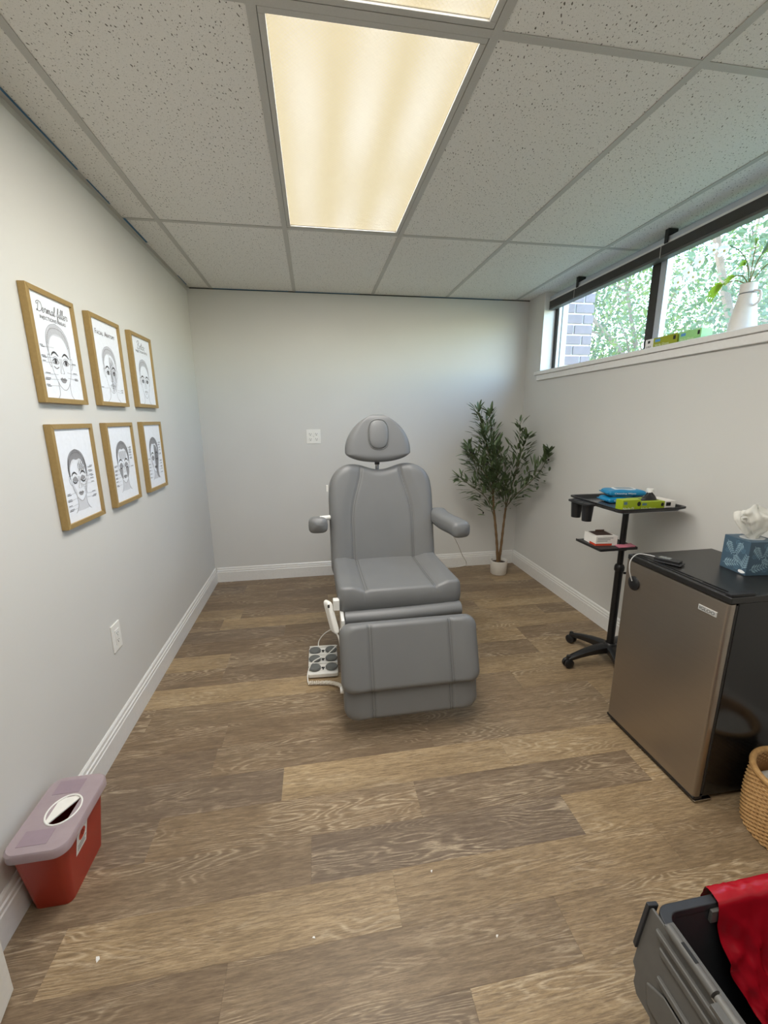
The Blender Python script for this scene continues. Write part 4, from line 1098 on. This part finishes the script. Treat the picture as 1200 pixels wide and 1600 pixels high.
wipes(TZ, 1.64, 2.0, -.12, 'blue wipes pack at the bottom of the pair on the cart tray')
wipes(TZ+.038, 1.648, 1.998, -.22, 'blue wipes pack with white flap on top of the other pack')
pb = thing('pill_bottle', (1.757, 1.935, TZ), 'small white plastic bottle standing on the cart tray', 'bottle')
obj('bottle_body', MB().lathe([(.020, 0), (.022, .003), (.022, .048), (.018, .056), (.014, .060)], (1.757, 1.935, TZ), 24), WPLAST, pb)
obj('cap', MB().lathe([(.0165, .058), (.018, .060), (.018, .078), (.015, .081)], (1.757, 1.935, TZ), 28), WPLAST, pb, angle=25)
obj('bottle_label', MB().lathe([(.0222, .010), (.0224, .012), (.0224, .040), (.0222, .042)], (1.757, 1.935, TZ), 24, cap=False), plain('label_grey', (214, 214, 208), .5), pb)
# open carton and pink sachet on the shelf
cb = thing('supply_carton', (1.50, 1.965, SZ), 'open white and red carton on the small cart shelf', 'box')
kb = obj('carton_body', rbox(1.505, 1.95, .118, .115, SZ, SZ+.052, -.10), CARDW, cb, bevel=.001)
RM = Matrix.Translation((1.505, 1.95, 0)) @ Matrix.Rotation(-.10, 4, 'Z')
obj('red_band', MB().box(-.0594, .03, -.0580, .0, SZ+.001, SZ+.012).xf(RM), REDINK, kb, smooth=False)
obj('opening', MB().box(-.045, .045, -.035, .045, SZ+.0515, SZ+.0528).xf(RM), plain('brown_inside', (70, 50, 42), .8), kb, smooth=False)
obj('flap', MB().box(-.005, .045, .046, .048, SZ+.05, SZ+.060).xf(RM), plain('flap_card', (96, 70, 58), .7), kb, smooth=False)
for i, zz in enumerate((.040, .032, .024)):
    obj('print_line', MB().box(-.05, .035-.015*i, -.0579, -.0574, SZ+zz, SZ+zz+.003).xf(RM), plain('grey_print', (130, 128, 130), .6), kb, smooth=False)
sa = thing('pink_sachet', (1.585, 1.87, SZ), 'flat pink sachet lying at the front of the cart shelf', 'sachet')
obj('sachet_body', MB().grid(12, 8, lambda u, v: (1.535+.105*u+.012*v, 1.838+.055*v+.008*u, SZ+.0035+.0025*math.sin(PI*u)*math.sin(PI*v)+.0008*math.sin(14*u+6*v))).grid(12, 8, lambda u, v: (1.535+.105*u+.012*v, 1.838+.055*v+.008*u, SZ+.0005)), PINK, sa, fixn=False)

# ------------------------------------------------------------------ mini fridge
FX0, FX1, FY0, FY1, FZ = 1.297, 1.715, 1.046, 1.504, .80
fr = thing('mini_fridge', ((FX0+FX1)/2, (FY0+FY1)/2, 0), 'black compact fridge with dark stainless door by the right wall', 'fridge')
obj('cabinet', MB().box(FX0+.040, FX1, FY0+.003, FY1-.003, .018, FZ-.022), BGLOSS, fr, bevel=.004)
tp = obj('top_panel', MB().box(FX0+.004, FX1, FY0-.001, FY1+.001, FZ-.022, FZ), plain('black_textured_top', (34, 33, 32), .32, nscale=300), fr, bevel=.004)
obj('top_ridge', MB().box(FX0+.020, FX0+.024, FY0+.01, FY1-.01, FZ, FZ+.003).box(FX0+.038, FX0+.042, FY0+.01, FY1-.01, FZ, FZ+.003), BPLAST, tp)
obj('hinge_cover', MB().prism(rrect(FX0+.008, FX0+.105, FY0+.004, FY0+.03, .008), FZ, FZ+.009), BPLAST, tp, bevel=.002)
obj('vent_slot', MB().box(FX0+.026, FX0+.036, FY0+.13, FY0+.17, FZ, FZ+.002).box(FX0+.026, FX0+.036, FY1-.13, FY1-.07, FZ, FZ+.002), DARKGAP, tp, smooth=False)
dr = obj('door', MB().prism(rrect(FX0, FX0+.032, FY0, FY1, .010, 4), .024, FZ-.024), STEEL, fr, angle=30)
obj('door_gasket', MB().box(FX0+.032, FX0+.040, FY0+.004, FY1-.004, .03, FZ-.03), DARKGAP, fr, smooth=False)
obj('door_bottom_trim', MB().box(FX0-.001, FX0+.036, FY0-.001, FY1+.001, .014, .026), BPLAST, fr, bevel=.002)
bg = obj('badge', MB().box(FX0-.003, FX0, 1.079, 1.148, .716, .735), plain('badge_silver', (208, 208, 206), .35, .4), dr, bevel=.001)
# lettering reads left to right for someone facing the door (towards +x): right is -y
obj('lettering', flat_text('IGLOO', .056, .0105, (FX0-.003, 1.142, .7205), (0,-1,0), (0,0,1), off=.0006), BLKPR, bg, smooth=False)
for y in (FY0+.05, FY1-.05):
    for x in (FX0+.06, FX1-.06):
        obj('leveling_foot', MB().lathe([(.016, 0), (.016, .012), (.008, .02)], (x, y, 0), 14), BPLAST, fr)
obj('lower_hinge', MB().box(FX0+.004, FX0+.075, FY0-.004, FY0+.02, .008, .013), CHROME, fr, bevel=.001)
# temperature monitor: display on the top, cable, puck on the door
mo = thing('fridge_monitor', (1.37, 1.39, FZ), 'black temperature monitor on the fridge top cabled to a round door puck', 'monitor')
def mrot(m, c, a): return m.xf(Matrix.Translation(c) @ Matrix.Rotation(a, 4, 'Z'))
obj('display_unit', mrot(MB().box(-.018, .018, -.045, .045, 0, .018), (1.372, 1.375, FZ+.0005), .5), BPLAST, mo, bevel=.003)
obj('display_base', mrot(MB().box(-.025, .025, -.05, .045, 0, .006), (1.368, 1.368, FZ+.003), .5), BPLAST, mo, bevel=.002)
obj('display_screen', mrot(MB().box(-.012, .012, -.010, .03, .018, .0188), (1.372, 1.375, FZ+.0005), .5), plain('grey_screen', (120, 124, 122), .25), mo)
obj('door_puck', MB().lathe([(.030, 0), (.030, -.004), (.026, -.007), (.012, -.008), (.001, -.008)], (FX0, 1.447, .690), 28, 'x'), BPLAST, mo)
obj('cable', MB().tube(cat_rom([(1.36, 1.405, FZ+.012), (1.338, 1.44, FZ+.014), (1.31, 1.462, FZ+.012), (1.283, 1.464, FZ-.012), (1.276, 1.457, FZ-.055), (1.287, 1.449, .70)], 8), .0022, 8), plain('grey_cable', (190, 190, 188), .4), mo)

# tissue box
TA = -.12
tb = thing('tissue_box', (1.59, 1.255, FZ), 'blue leaf-patterned tissue box with a tissue pulled up on the fridge', 'tissue box')
TM = Matrix.Translation((1.5938, 1.2500, FZ)) @ Matrix.Rotation(TA, 4, 'Z')
W2 = .056; TH = .128
tbx = obj('carton', MB().box(-W2, W2, -W2, W2, 0, TH).xf(TM), TBLUE, tb, bevel=.0015)
obj('opening', MB().lathe([(.034, TH-.0005), (.034, TH+.0012)], (0,0,0), 24, sx=1.2).xf(TM), plain('opening_film', (170, 176, 180), .25), tbx)
def frond(m, c, ang, L, U, V, O, n=6, off=.0005):
    """printed leaf sprig"""
    d = Vector((math.cos(ang), math.sin(ang))); s_ = Vector((-d.y, d.x))
    for i in range(n):
        t = (i+.6)/n
        for sg in (-1, 1):
            b0 = Vector(c)+d*L*t; tip = b0+(d*.75+s_*sg*.8)*L*.34*(1.1-t*.5); mid_ = (b0+tip)/2; q = (tip-b0); nq = Vector((-q.y, q.x))*.16
            pts = [b0, mid_+nq, tip, mid_-nq]; o = len(m.v); N_ = U.cross(V)
            m.v += [tuple(O+U*p.x+V*p.y+N_*off) for p in pts]; m.f.append((o, o+1, o+2, o+3))
    p0, p1 = Vector(c), Vector(c)+d*L; nq = s_*L*.018; o = len(m.v); N_ = U.cross(V)
    m.v += [tuple(O+U*p.x+V*p.y+N_*off) for p in (p0-nq, p1-nq*.3, p1+nq*.3, p0+nq)]; m.f.append((o, o+1, o+2, o+3))
R3 = TM.to_3x3()
for U_, n_ in ((Vector((1,0,0)), 'front'), (Vector((0,-1,0)), 'left')):
    U = (R3 @ U_).normalized(); V = Vector((0,0,1)); N_ = U.cross(V)
    O = Vector(TM @ Vector((0,0,0)))+N_*W2-U*W2
    m1, m2 = MB(), MB(); rr = random.Random(4 if n_ == 'front' else 9)
    for c, a, L in (((.018, .112), -1.0, .052), ((.012, .022), .25, .062), ((.082, .118), -2.0, .05), ((.095, .02), 1.35, .055), ((.05, .062), -.5, .045)):
        frond(m1, c, a, L, U, V, O)
    for c, a, L in (((.05, .12), -.6, .04), ((.06, .01), .9, .045), ((.01, .07), .2, .035), ((.1, .08), 2.6, .04)):
        frond(m2, c, a, L, U, V, O, 5, .0003)
    m1.v = [tuple(p) for p in m1.v]
    tag(obj('leaf_print', m1, TLEAF, tbx, smooth=False, fixn=False), kind='stuff'); tag(obj('leaf_print', m2, TLEAFD, tbx, smooth=False, fixn=False), kind='stuff')
    if n_ == 'left':
        q = [(.094+.014*math.cos(a)*(1+.12*math.cos(3*a)), .011+.006*math.sin(a)) for a in [2*PI*i/20 for i in range(20)]]
        obj('brand_patch', MB().prism(q, .0, .0008, lambda a, b, c: O+U*a+V*b+N_*c), WHITEPR, tbx, smooth=False)
def tis(u, v):
    a = 2*PI*u; rr = .020+.052*math.sin(min(1, v*1.15)*PI*.62)*(1-.25*v)+.010*math.sin(5*a+3*v)*v+.006*math.sin(11*a+7*v)*v
    if v > .82: rr *= 1-(v-.82)/.18*.9
    z = TH+.115*v**.8*(1+.12*math.sin(2*a+.6)*v)-.0*v
    p = TM @ Vector((rr*math.cos(a)*.95-.006*v, rr*math.sin(a)*.75, z)); q = .006*noise.noise(Vector((p.x*45, p.y*45, p.z*38)))
    return (p.x+q, p.y+q, p.z+q)
tm_ = MB().grid(72, 26, tis, wrap=True)
obj('tissue', tm_, TISSUE, tb, angle=180)
lobe = MB().grid(14, 12, lambda u, v: tuple(TM @ Vector((-.03-.045*v+.012*math.sin(7*u), -.03+.05*u*(1-.75*v)-.006*v, TH+.02+.075*math.sin(v*1.9)*(.7+.4*u)+.005*math.sin(9*u+5*v)))))
obj('tissue_corner', lobe, TISSUE, tb, fixn=False, angle=180)

# ------------------------------------------------------------------ things on the window sill
va = thing('vase', (1.915, 1.715, SILL), 'white tapered jug vase standing on the window sill', 'vase')
vz = SILL
obj('vase_body', MB().lathe([(.050, 0), (.054, .004), (.050, .05), (.042, .10), (.034, .145), (.031, .165), (.032, .195), (.0335, .20), (.030, .20), (.028, .165), (.001, .16)], (1.912, 1.715, vz), 36, cap=False), POTW, va, angle=40)
obj('rim_band', MB().lathe([(.0325, .158), (.034, .160), (.0325, .163)], (1.912, 1.715, vz), 36, cap=False), plain('grey_line', (130, 130, 128), .5), va)
obj('handle', MB().tube(cat_rom([(1.908, 1.682, vz+.165), (1.904, 1.652, vz+.155), (1.904, 1.648, vz+.12), (1.908, 1.672, vz+.105)], 8), .005, 10), POTW, va)
pf = thing('palm_stems', (1.912, 1.715, SILL+.165), 'bright green palm leaf stems standing in the white vase', 'plant')
def fan(c, d, L, n, spread, parent):
    m = MB(); c, d = Vector(c), Vector(d).normalized(); side = d.cross(Vector((-1, .4, .2))).normalized()
    for i in range(n):
        a = (i/(n-1)-.5)*spread; q = (d*math.cos(a)+side*math.sin(a)).normalized(); nn = q.cross(side.cross(d)).normalized(); l = L*(1-.25*abs(i/(n-1)-.5)); o = len(m.v)
        for t, k in ((0, .2), (.4, 1), (.75, .8), (1, .45)):
            p = c+q*l*t-Vector((0,0,.03))*t*t*l/.1; w_ = L*.09*k
            m.v += [tuple(p+nn*w_+Vector((-.002, 0, 0))), tuple(p-nn*w_)]
        for j in range(3): m.f.append((o+2*j, o+2*j+1, o+2*j+3, o+2*j+2))
    return obj('palm_leaf', m, PALM, parent, fixn=False)
top_ = Vector((1.912, 1.715, SILL+.19))
for tip, L, n, sp in (((1.90, 1.83, 1.965), .075, 7, 1.5), ((1.915, 1.745, 2.02), .05, 4, .7), ((1.885, 1.66, 2.03), .11, 7, .9), ((1.90, 1.775, 1.985), .05, 4, .9), ((1.9, 1.60, 2.0), .09, 6, 1.0), ((1.885, 1.69, 2.07), .07, 5, .8)):
    tip = Vector(tip); midp = (top_+tip)/2+Vector((0, 0, .02))
    obj('stem', MB().tube(cat_rom([tuple(top_-Vector((0,0,.03))), tuple(top_), tuple(midp), tuple(tip)], 5), .0022, 6), plain('palm_stem', (120, 110, 50), .5), pf)
    fan(tip, tip-midp+Vector((0, 0, -.01)), L, n, sp, pf)
oc_ = thing('orchid_spray', (1.905, 1.70, SILL+.17), 'arching spray of white orchid blossoms in front of the near pane', 'flowers')
st_ = cat_rom([(1.912, 1.712, SILL+.165), (1.91, 1.74, 2.03), (1.905, 1.83, 2.125), (1.90, 1.95, 2.125), (1.895, 2.04, 2.085), (1.893, 2.10, 2.045)], 8)
obj('stem', MB().tube(st_, .0022, 6), plain('orchid_stem', (104, 122, 70), .5), oc_)
def blossom(c, s, tilt):
    m = MB(); c = Vector(c); R = Matrix.Rotation(tilt, 3, 'X')
    for k in range(5):
        a = 2*PI*k/5+PI/2; wd = .36 if k in (0, 2, 3) else .55; o = len(m.v)
        d = R @ Vector((-.25, math.cos(a), math.sin(a))); d.normalize(); sd_ = (R @ Vector((0, -math.sin(a), math.cos(a)))).normalized()
        for t, kk in ((0, .15), (.3, .8), (.6, 1), (.85, .7), (1, .1)):
            p = c+d*s*t+Vector((-.006*t*t, 0, 0)); m.v += [tuple(p+sd_*s*wd*kk), tuple(p+Vector((.002, 0, 0))), tuple(p-sd_*s*wd*kk)]
        for j in range(4): m.f += [(o+3*j, o+3*j+1, o+3*j+4, o+3*j+3), (o+3*j+1, o+3*j+2, o+3*j+5, o+3*j+4)]
    b = obj('blossom', m, PETAL, oc_, fixn=False)
    obj('blossom_lip', MB().lathe([(.001, -.006), (.005, -.002), (.004, .004), (.001, .006)], tuple(c+Vector((-.006, 0, -.002))), 8), plain('lip_yellow', (214, 196, 120), .5), b)
for c, s, tl in (((1.90, 1.845, 2.112), .032, .3), ((1.898, 1.90, 2.135), .030, -.2), ((1.895, 1.965, 2.105), .034, .4), ((1.892, 2.02, 2.075), .034, .1), ((1.89, 2.075, 2.045), .032, .5), ((1.893, 1.99, 2.045), .028, -.3)): blossom(c, s, tl)
# cartons on the sill: seen along their length from below; long side faces the room (-x)
def sill_box(y0, y1, x0, x1, h_, body, label, end_w):
    t = thing('glove_box', ((x0+x1)/2, (y0+y1)/2, SILL), label, 'box', 'glove cartons')
    bd = obj('carton', box(x0, x1, y0, y1-end_w, SILL, SILL+h_), body, t, bevel=.001)
    if end_w: 
        we = obj('white_end', box(x0+.0002, x1-.0002, y1-end_w, y1, SILL, SILL+h_-.0002), CARDW, t, bevel=.001)
        obj('lettering', flat_text('100', end_w*.6, h_*.24, (x0+.0002, y1-end_w*.15, SILL+h_*.12), (0,-1,0), (0,0,1)), BLKPR, we, smooth=False)
        obj('print_mark', quad((x0+.0002, y1, SILL), (0,-1,0), (0,0,1), end_w*.3, end_w*.6, h_*.6, h_*.85), BLKPR, we, smooth=False)
    L = y1-end_w-y0
    obj('lettering', flat_text('Nitrile Gloves', L*.6, h_*.22, (x0, y1-end_w-L*.08, SILL+h_*.2), (0,-1,0), (0,0,1)), plain('pale_print', (226, 232, 196), .5), bd, smooth=False)
    obj('print_block', quad((x0, y1-end_w, SILL), (0,-1,0), (0,0,1), L*.08, L*.3, h_*.6, h_*.85), plain('blue_print', (90, 150, 205), .5), bd, smooth=False)
    obj('badge', quad((x0, y1-end_w, SILL), (0,-1,0), (0,0,1), L*.84, L*.94, h_*.5, h_*.85), BLKPR, bd, smooth=False)
sill_box(2.02, 2.235, 1.872, 1.938, .056, OLIVEC, 'olive green glove carton with white end on the sill by the mullion', .058)
sill_box(1.885, 2.012, 1.876, 1.94, .055, LIMEP, 'pale green glove carton on the sill nearer the vase', 0)

# ------------------------------------------------------------------ wicker basket
BX, BY, BH, BR = 1.522, .882, .222, .142
wb = thing('wicker_basket', (BX, BY, 0), 'round woven wicker basket with white liner beside the fridge', 'basket')
m = MB(); nr = 30
for i in range(nr):
    z = .006+i*(BH-.012)/(nr-1); r = BR*(.95+.05*math.sin(PI*i/(nr-1)))
    pts = []
    for k in range(144):
        a = 2*PI*k/144; rr = r+.0026*math.sin(a*36+(PI if i % 2 else 0)); pts.append((BX+rr*math.cos(a), BY+rr*math.sin(a), z))
    m.tube(pts, .0042, 5, closed=True)
obj('weave', m, WICKER, wb)
obj('stakes', MB().lathe([(BR*.945, .004), (BR*.985, BH*.5), (BR*.945, BH-.004), (BR*.93, BH-.004), (BR*.96, BH*.5), (BR*.92, .006), (.001, .006)], (BX, BY, 0), 48, cap=False), plain('wicker_inner', (140, 98, 52), .7, nscale=90, namt=.3), wb)
obj('rim', MB().tube([(BX+BR*.955*math.cos(2*PI*k/64), BY+BR*.955*math.sin(2*PI*k/64), BH) for k in range(64)], .0095, 10, closed=True), WICKER, wb)
li = thing('paper_liner', (BX, BY, .15), 'crumpled white paper inside the wicker basket', 'paper')
obj('paper', MB().grid(40, 14, lambda u, v: (BX+(BR*.88*(1-v*.95))*math.cos(2*PI*u)*(1+.02*math.sin(9*2*PI*u)), BY+(BR*.88*(1-v*.95))*math.sin(2*PI*u), .165+.030*math.sin(2*PI*u*2+1)*(1-v)+.03*v+.012*noise.noise(Vector((u*12, v*6, 2)))), wrap=True), TISSUE, li, fixn=False, angle=180)

# ------------------------------------------------------------------ tote with hinged lid and red bag
QX0, QX1, QY0, QY1, QZ = .688, 1.105, .03, .597, .325
to = thing('storage_tote', ((QX0+QX1)/2, (QY0+QY1)/2, 0), 'grey plastic tote with its hinged lid hanging open, lined with a red bag', 'tote')
def shell(inset_top, inset_bot, z0, z1, th):
    m = MB(); A_ = [rrect(QX0+inset_bot, QX1-inset_bot, QY0+inset_bot, QY1-inset_bot, .03), rrect(QX0+inset_top, QX1-inset_top, QY0+inset_top, QY1-inset_top, .03),
        rrect(QX0+inset_top+th, QX1-inset_top-th, QY0+inset_top+th, QY1-inset_top-th, .025), rrect(QX0+inset_bot+th, QX1-inset_bot-th, QY0+inset_bot+th, QY1-inset_bot-th, .025)]
    n = len(A_[0])
    for q, z in zip(A_, (z0, z1, z1, z0+th)): m.v += [(x, y, z) for x, y in q]
    for i in range(3):
        for k in range(n): m.f.append((i*n+k, i*n+(k+1) % n, (i+1)*n+(k+1) % n, (i+1)*n+k))
    m.f.append(tuple(range(n))[::-1]); m.f.append(tuple(3*n+k for k in range(n))); return m
obj('body', shell(.012, .035, .0, QZ-.004, .004), TOTED, to, angle=40)
rm = MB(); A1, A2 = rrect(QX0, QX1, QY0, QY1, .03), rrect(QX0+.018, QX1-.018, QY0+.018, QY1-.018, .025); n = len(A1)
for q, z in ((A1, QZ-.035), (A1, QZ), (A2, QZ), (A2, QZ-.02)): rm.v += [(x, y, z) for x, y in q]
for i in range(4):
    for k in range(n): rm.f.append((i*n+k, i*n+(k+1) % n, ((i+1) % 4)*n+(k+1) % n, ((i+1) % 4)*n+k))
obj('rim', rm, TOTED, to, bevel=.003, angle=40)
obj('rim_tab', MB().box(.815, .855, QY1-.026, QY1-.018, QZ-.045, QZ-.012), TOTE, to, bevel=.002)
hx, hz_ = QX0-.004, QZ+.009
obj('hinge_flange', MB().box(QX0-.004, QX0+.018, QY0+.01, QY1-.035, QZ-.002, QZ+.003), TOTE, to, bevel=.001)
yy = QY1-.045; k = 0
while yy > .05:
    L = .105 if k % 2 == 0 else .09
    kn = obj('hinge_knuckle', MB().tube([(hx, yy, hz_), (hx, yy-L, hz_)], .0095 if k % 2 == 0 else .0072, 14), TOTE if k % 2 == 0 else plain('tote_plastic_pale', (118, 117, 113), .5), to)
    if k % 2 == 0: obj('knuckle_slot', MB().box(hx-.003, hx+.004, yy-L*.62, yy-L*.3, hz_+.0078, hz_+.0100), BLKPR, kn, smooth=False)
    else: obj('knuckle_web', MB().box(hx-.022, hx, yy-L+.006, yy-.006, hz_-.008, hz_+.002), TOTE, kn, bevel=.001)
    yy -= L+.004; k += 1
# lid half hanging outside: local s = distance down from the hinge, d = outward
la = math.radians(81); dn_ = Vector((-math.cos(la), 0, -math.sin(la))); on_ = Vector((-math.sin(la), 0, math.cos(la)))
L0 = Vector((hx+.006, 0, hz_-.012))
def lm(s_, y, d): p = L0+dn_*s_+on_*d; return (p.x, y, p.z)
ya, yb = .045, QY1+.004
lid = obj('lid', MB().prism([(.0, ya), (.0, yb-.006), (.012, yb), (.155, yb-.004), (.165, yb-.016), (.19, yb-.018), (.205, yb-.032), (.205, yb-.07), (.225, yb-.08), (.225, yb-.14), (.20, yb-.15), (.20, ya)], 0, .006, lambda s_, y, d: lm(s_, y, d)), TOTE, to, bevel=.0015)
obj('lid_lip', MB().prism([(0, yb-.004), (.0, yb+.005), (.115, yb+.005), (.12, yb-.004)], -.014, .012, lambda s_, y, d: lm(s_-.004, y, d)), TOTED, lid, bevel=.002)
for s0, s1, h_, y1_ in ((.018, .028, .011, yb-.03), (.046, .060, .007, yb-.045), (.100, .112, .010, yb-.06)):
    obj('lid_rib', MB().prism([(s0, ya+.02), (s0, y1_), (s1, y1_-.008), (s1, ya+.02)], .004, h_+.004, lambda s_, y, d: lm(s_, y, d)), TOTE, lid, bevel=.003)
obj('lid_panel', MB().prism([(.120, ya+.03), (.120, yb-.085), (.145, yb-.045), (.185, yb-.06), (.185, ya+.03)], .004, .012, lambda s_, y, d: lm(s_, y, d)), TOTE, lid, bevel=.004)
obj('lid_scuff', MB().prism([(.003, yb-.15), (.003, yb-.19), (.0055, yb-.19), (.0055, yb-.15)], .006, .0066, lambda s_, y, d: lm(s_, y, d)), plain('scuff', (206, 200, 190), .7), lid, smooth=False)
rb = thing('red_bag', (1.0, .45, .05), 'glossy red plastic bag draped over the rim of the grey tote', 'bag')
def bagf(u, v):
    # u runs along the rim from the far side round the right corner, v from outside over the rim down into the tote
    s_ = u*.72
    if s_ < .267: rx, ry, ox, oy = .828+s_, QY1, 0, 1
    elif s_ < .317:
        a = (s_-.267)/.05*PI/2; rx, ry, ox, oy = 1.095-.02+.03*math.sin(a), QY1-.03+.03*math.cos(a), math.sin(a), math.cos(a)
    else: rx, ry, ox, oy = 1.105, QY1-.03-(s_-.317), 1, 0
    n1 = noise.noise(Vector((s_*26+v*3, v*6-s_*8, 1))); n2 = noise.noise(Vector((s_*55-v*9, v*16+s_*20, 5)))
    w_ = .0048*(1-2*abs(n1))+.0024*(1-2*abs(n2))-.002
    if v < .18:
        t = v/.18; p = Vector((rx+ox*(.010+.006*(1-t)), ry+oy*(.010+.006*(1-t)), QZ-.075*(1-t)+.004*t)); p.x += ox*abs(w_)*1.2; p.y += oy*abs(w_)*1.2
    elif v < .32:
        t = (v-.18)/.14; p = Vector((rx+ox*(.010-.034*t), ry+oy*(.010-.034*t), QZ+.006+.007*math.sin(PI*t)+max(0, w_)*.8))
    else:
        t = (v-.32)/.68; tgt = Vector((1.0+.02*u, .36-.12*u, .05)); s0 = Vector((rx-ox*.026, ry-oy*.026, QZ+.004))
        p = s0+(tgt-s0)*(t**1.7)*.75; p.z = QZ+.004-(QZ-.045)*(1-(1-t)**1.6)
        p += Vector((-ox, -oy, .4))*(w_*2.4*min(1, t*4)+.004*math.sin(s_*55)*t)
        p.z = max(.02, p.z)
    return p
obj('bag_film', MB().grid(90, 60, bagf), REDBAG, rb, fixn=False, angle=180)

# ------------------------------------------------------------------ sharps container
sc = thing('sharps_container', (-.80, 1.16, 0), 'red sharps container with frosted lid on the floor against the left wall', 'sharps bin')
SB = rrect(-.858, -.756, 1.072, 1.258, .018); ST = rrect(-.862, -.722, 1.032, 1.262, .026); SZ_ = .238
m = MB(); n = len(SB)
STi = rrect(-.859, -.725, 1.035, 1.259, .025); SBi = rrect(-.855, -.759, 1.075, 1.255, .017)
for q, z in ((SB, 0), (ST, SZ_), (STi, SZ_), (SBi, .003)): m.v += [(x, y, z) for x, y in q]
for i in range(3):
    for k in range(n): m.f.append((i*n+k, i*n+(k+1) % n, (i+1)*n+(k+1) % n, (i+1)*n+k))
m.f.append(tuple(range(n))[::-1]); m.f.append(tuple(3*n+k for k in range(n)))
sbod = obj('bin_body', m, REDP, sc, angle=50)
HC = (-.776, 1.146); HRx, HRy = .043, .050
out = rrect(-.869, -.708, 1.016, 1.274, .035, 10); n = len(out)
m = MB(); hole = [(HC[0]+HRx*math.cos(a), HC[1]+HRy*math.sin(a)) for a in [math.atan2((p[1]-HC[1])/HRy, (p[0]-HC[0])/HRx) for p in out]]
inn = [(HC[0]+(x-HC[0])*.955, HC[1]+(y-HC[1])*.965) for x, y in out]
layers = [(out, SZ_-.008), (out, SZ_+.012), (inn, SZ_+.018), (hole, SZ_+.018), (hole, SZ_+.013), (inn, SZ_+.012)]
for q, z in layers: m.v += [(x, y, z) for x, y in q]
for i in range(len(layers)-1):
    for k in range(n): m.f.append((i*n+k, i*n+(k+1) % n, (i+1)*n+(k+1) % n, (i+1)*n+k))
lidS = obj('bin_lid', m, CLEARLID, sc, angle=40)
hp = lambda a, k=.97: (HC[0]+HRx*k*math.cos(a), HC[1]+HRy*k*math.sin(a))
a0 = math.radians(60)
fl = [hp(a0+PI*1.0*i/20) for i in range(21)]
fl = [hp(math.radians(54)+math.radians(184)*i/24) for i in range(25)]
obj('rotor_flap', MB().prism(fl, SZ_+.013, SZ_+.0165), plain('rotor_white', (236, 234, 228), .35), lidS)
obj('rotor_rim', MB().tube([(*hp(2*PI*k/40, 1.0), SZ_+.0185) for k in range(40)], .0026, 8, closed=True), WPLAST, lidS)
for y0, y1 in ((1.205, 1.255), (1.042, 1.088)):
    obj('lid_recess', MB().box(-.84, -.765, y0, y1, SZ_+.0181, SZ_+.0188), TAPEG, lidS, smooth=False)
# label on the tapered side
def sm(y, z, d):
    k = z/SZ_; return (-.756+(.034)*k+.0008+d, y, z)
lb = MB(); lb.v = [sm(1.095, .135, 0), sm(1.150, .135, 0), sm(1.158, .215, 0), sm(1.100, .215, 0)]; lb.f = [(0, 1, 2, 3)]
lbo = obj('warning_label', lb, CARDW, sbod, smooth=False)
def disc(r, d, n=20): return [sm(1.127+r*math.cos(2*PI*i/n), .184+r*math.sin(2*PI*i/n), d) for i in range(n)]
m = MB(); m.v = disc(.017, .0004); m.f = [tuple(range(20))]
obj('biohazard_disc', m, REDINK, lbo, smooth=False)
m = MB()
for k in range(3):
    a = PI/2+k*2*PI/3; c = (1.127+.0065*math.cos(a), .184+.0065*math.sin(a)); o = len(m.v)
    for i in range(14):
        b = 2*PI*i/14; m.v += [sm(c[0]+.0052*math.cos(b), c[1]+.0052*math.sin(b), .0007), sm(c[0]+.0038*math.cos(b), c[1]+.0038*math.sin(b), .0007)]
    for i in range(14): j = (i+1) % 14; m.f.append((o+2*i, o+2*j, o+2*j+1, o+2*i+1))
obj('biohazard_mark', m, BLKPR, lbo, smooth=False)
m = MB()
for z, y0, y1 in ((.160, 1.103, 1.148), (.153, 1.103, 1.140), (.146, 1.103, 1.144)):
    o = len(m.v); m.v += [sm(y0, z, .0005), sm(y1, z, .0005), sm(y1, z+.0028, .0005), sm(y0, z+.0028, .0005)]; m.f.append((o, o+1, o+2, o+3))
obj('label_text', m, plain('grey_print', (130, 128, 130), .6), lbo, smooth=False)

# ------------------------------------------------------------------ paper scraps on the floor
rs_ = random.Random(3)
for i, (x, y, lab) in enumerate(((-.617, .918, 'white paper scrap on the pale plank in the near left'), (.43, .79, 'tiny paper scrap on the floor towards the tote'), (-.06, .87, 'tiny paper scrap on the floor in the near middle'), (.30, .98, 'tiny paper scrap on the floor below the leg rest'))):
    a = rs_.uniform(0, 6); L = .009 if i == 0 else .005
    m = MB().prism([(x+L*math.cos(a+q)*(1 if k % 2 else .55), y+L*math.sin(a+q)*(1 if k % 2 else .55)) for k, q in enumerate((0, 1.1, 2.3, 3.3, 4.6))], .0002, .0016)
    tag(obj('paper_scrap', m, CARDW, smooth=False), lab, 'paper scrap', 'paper scraps on the floor')
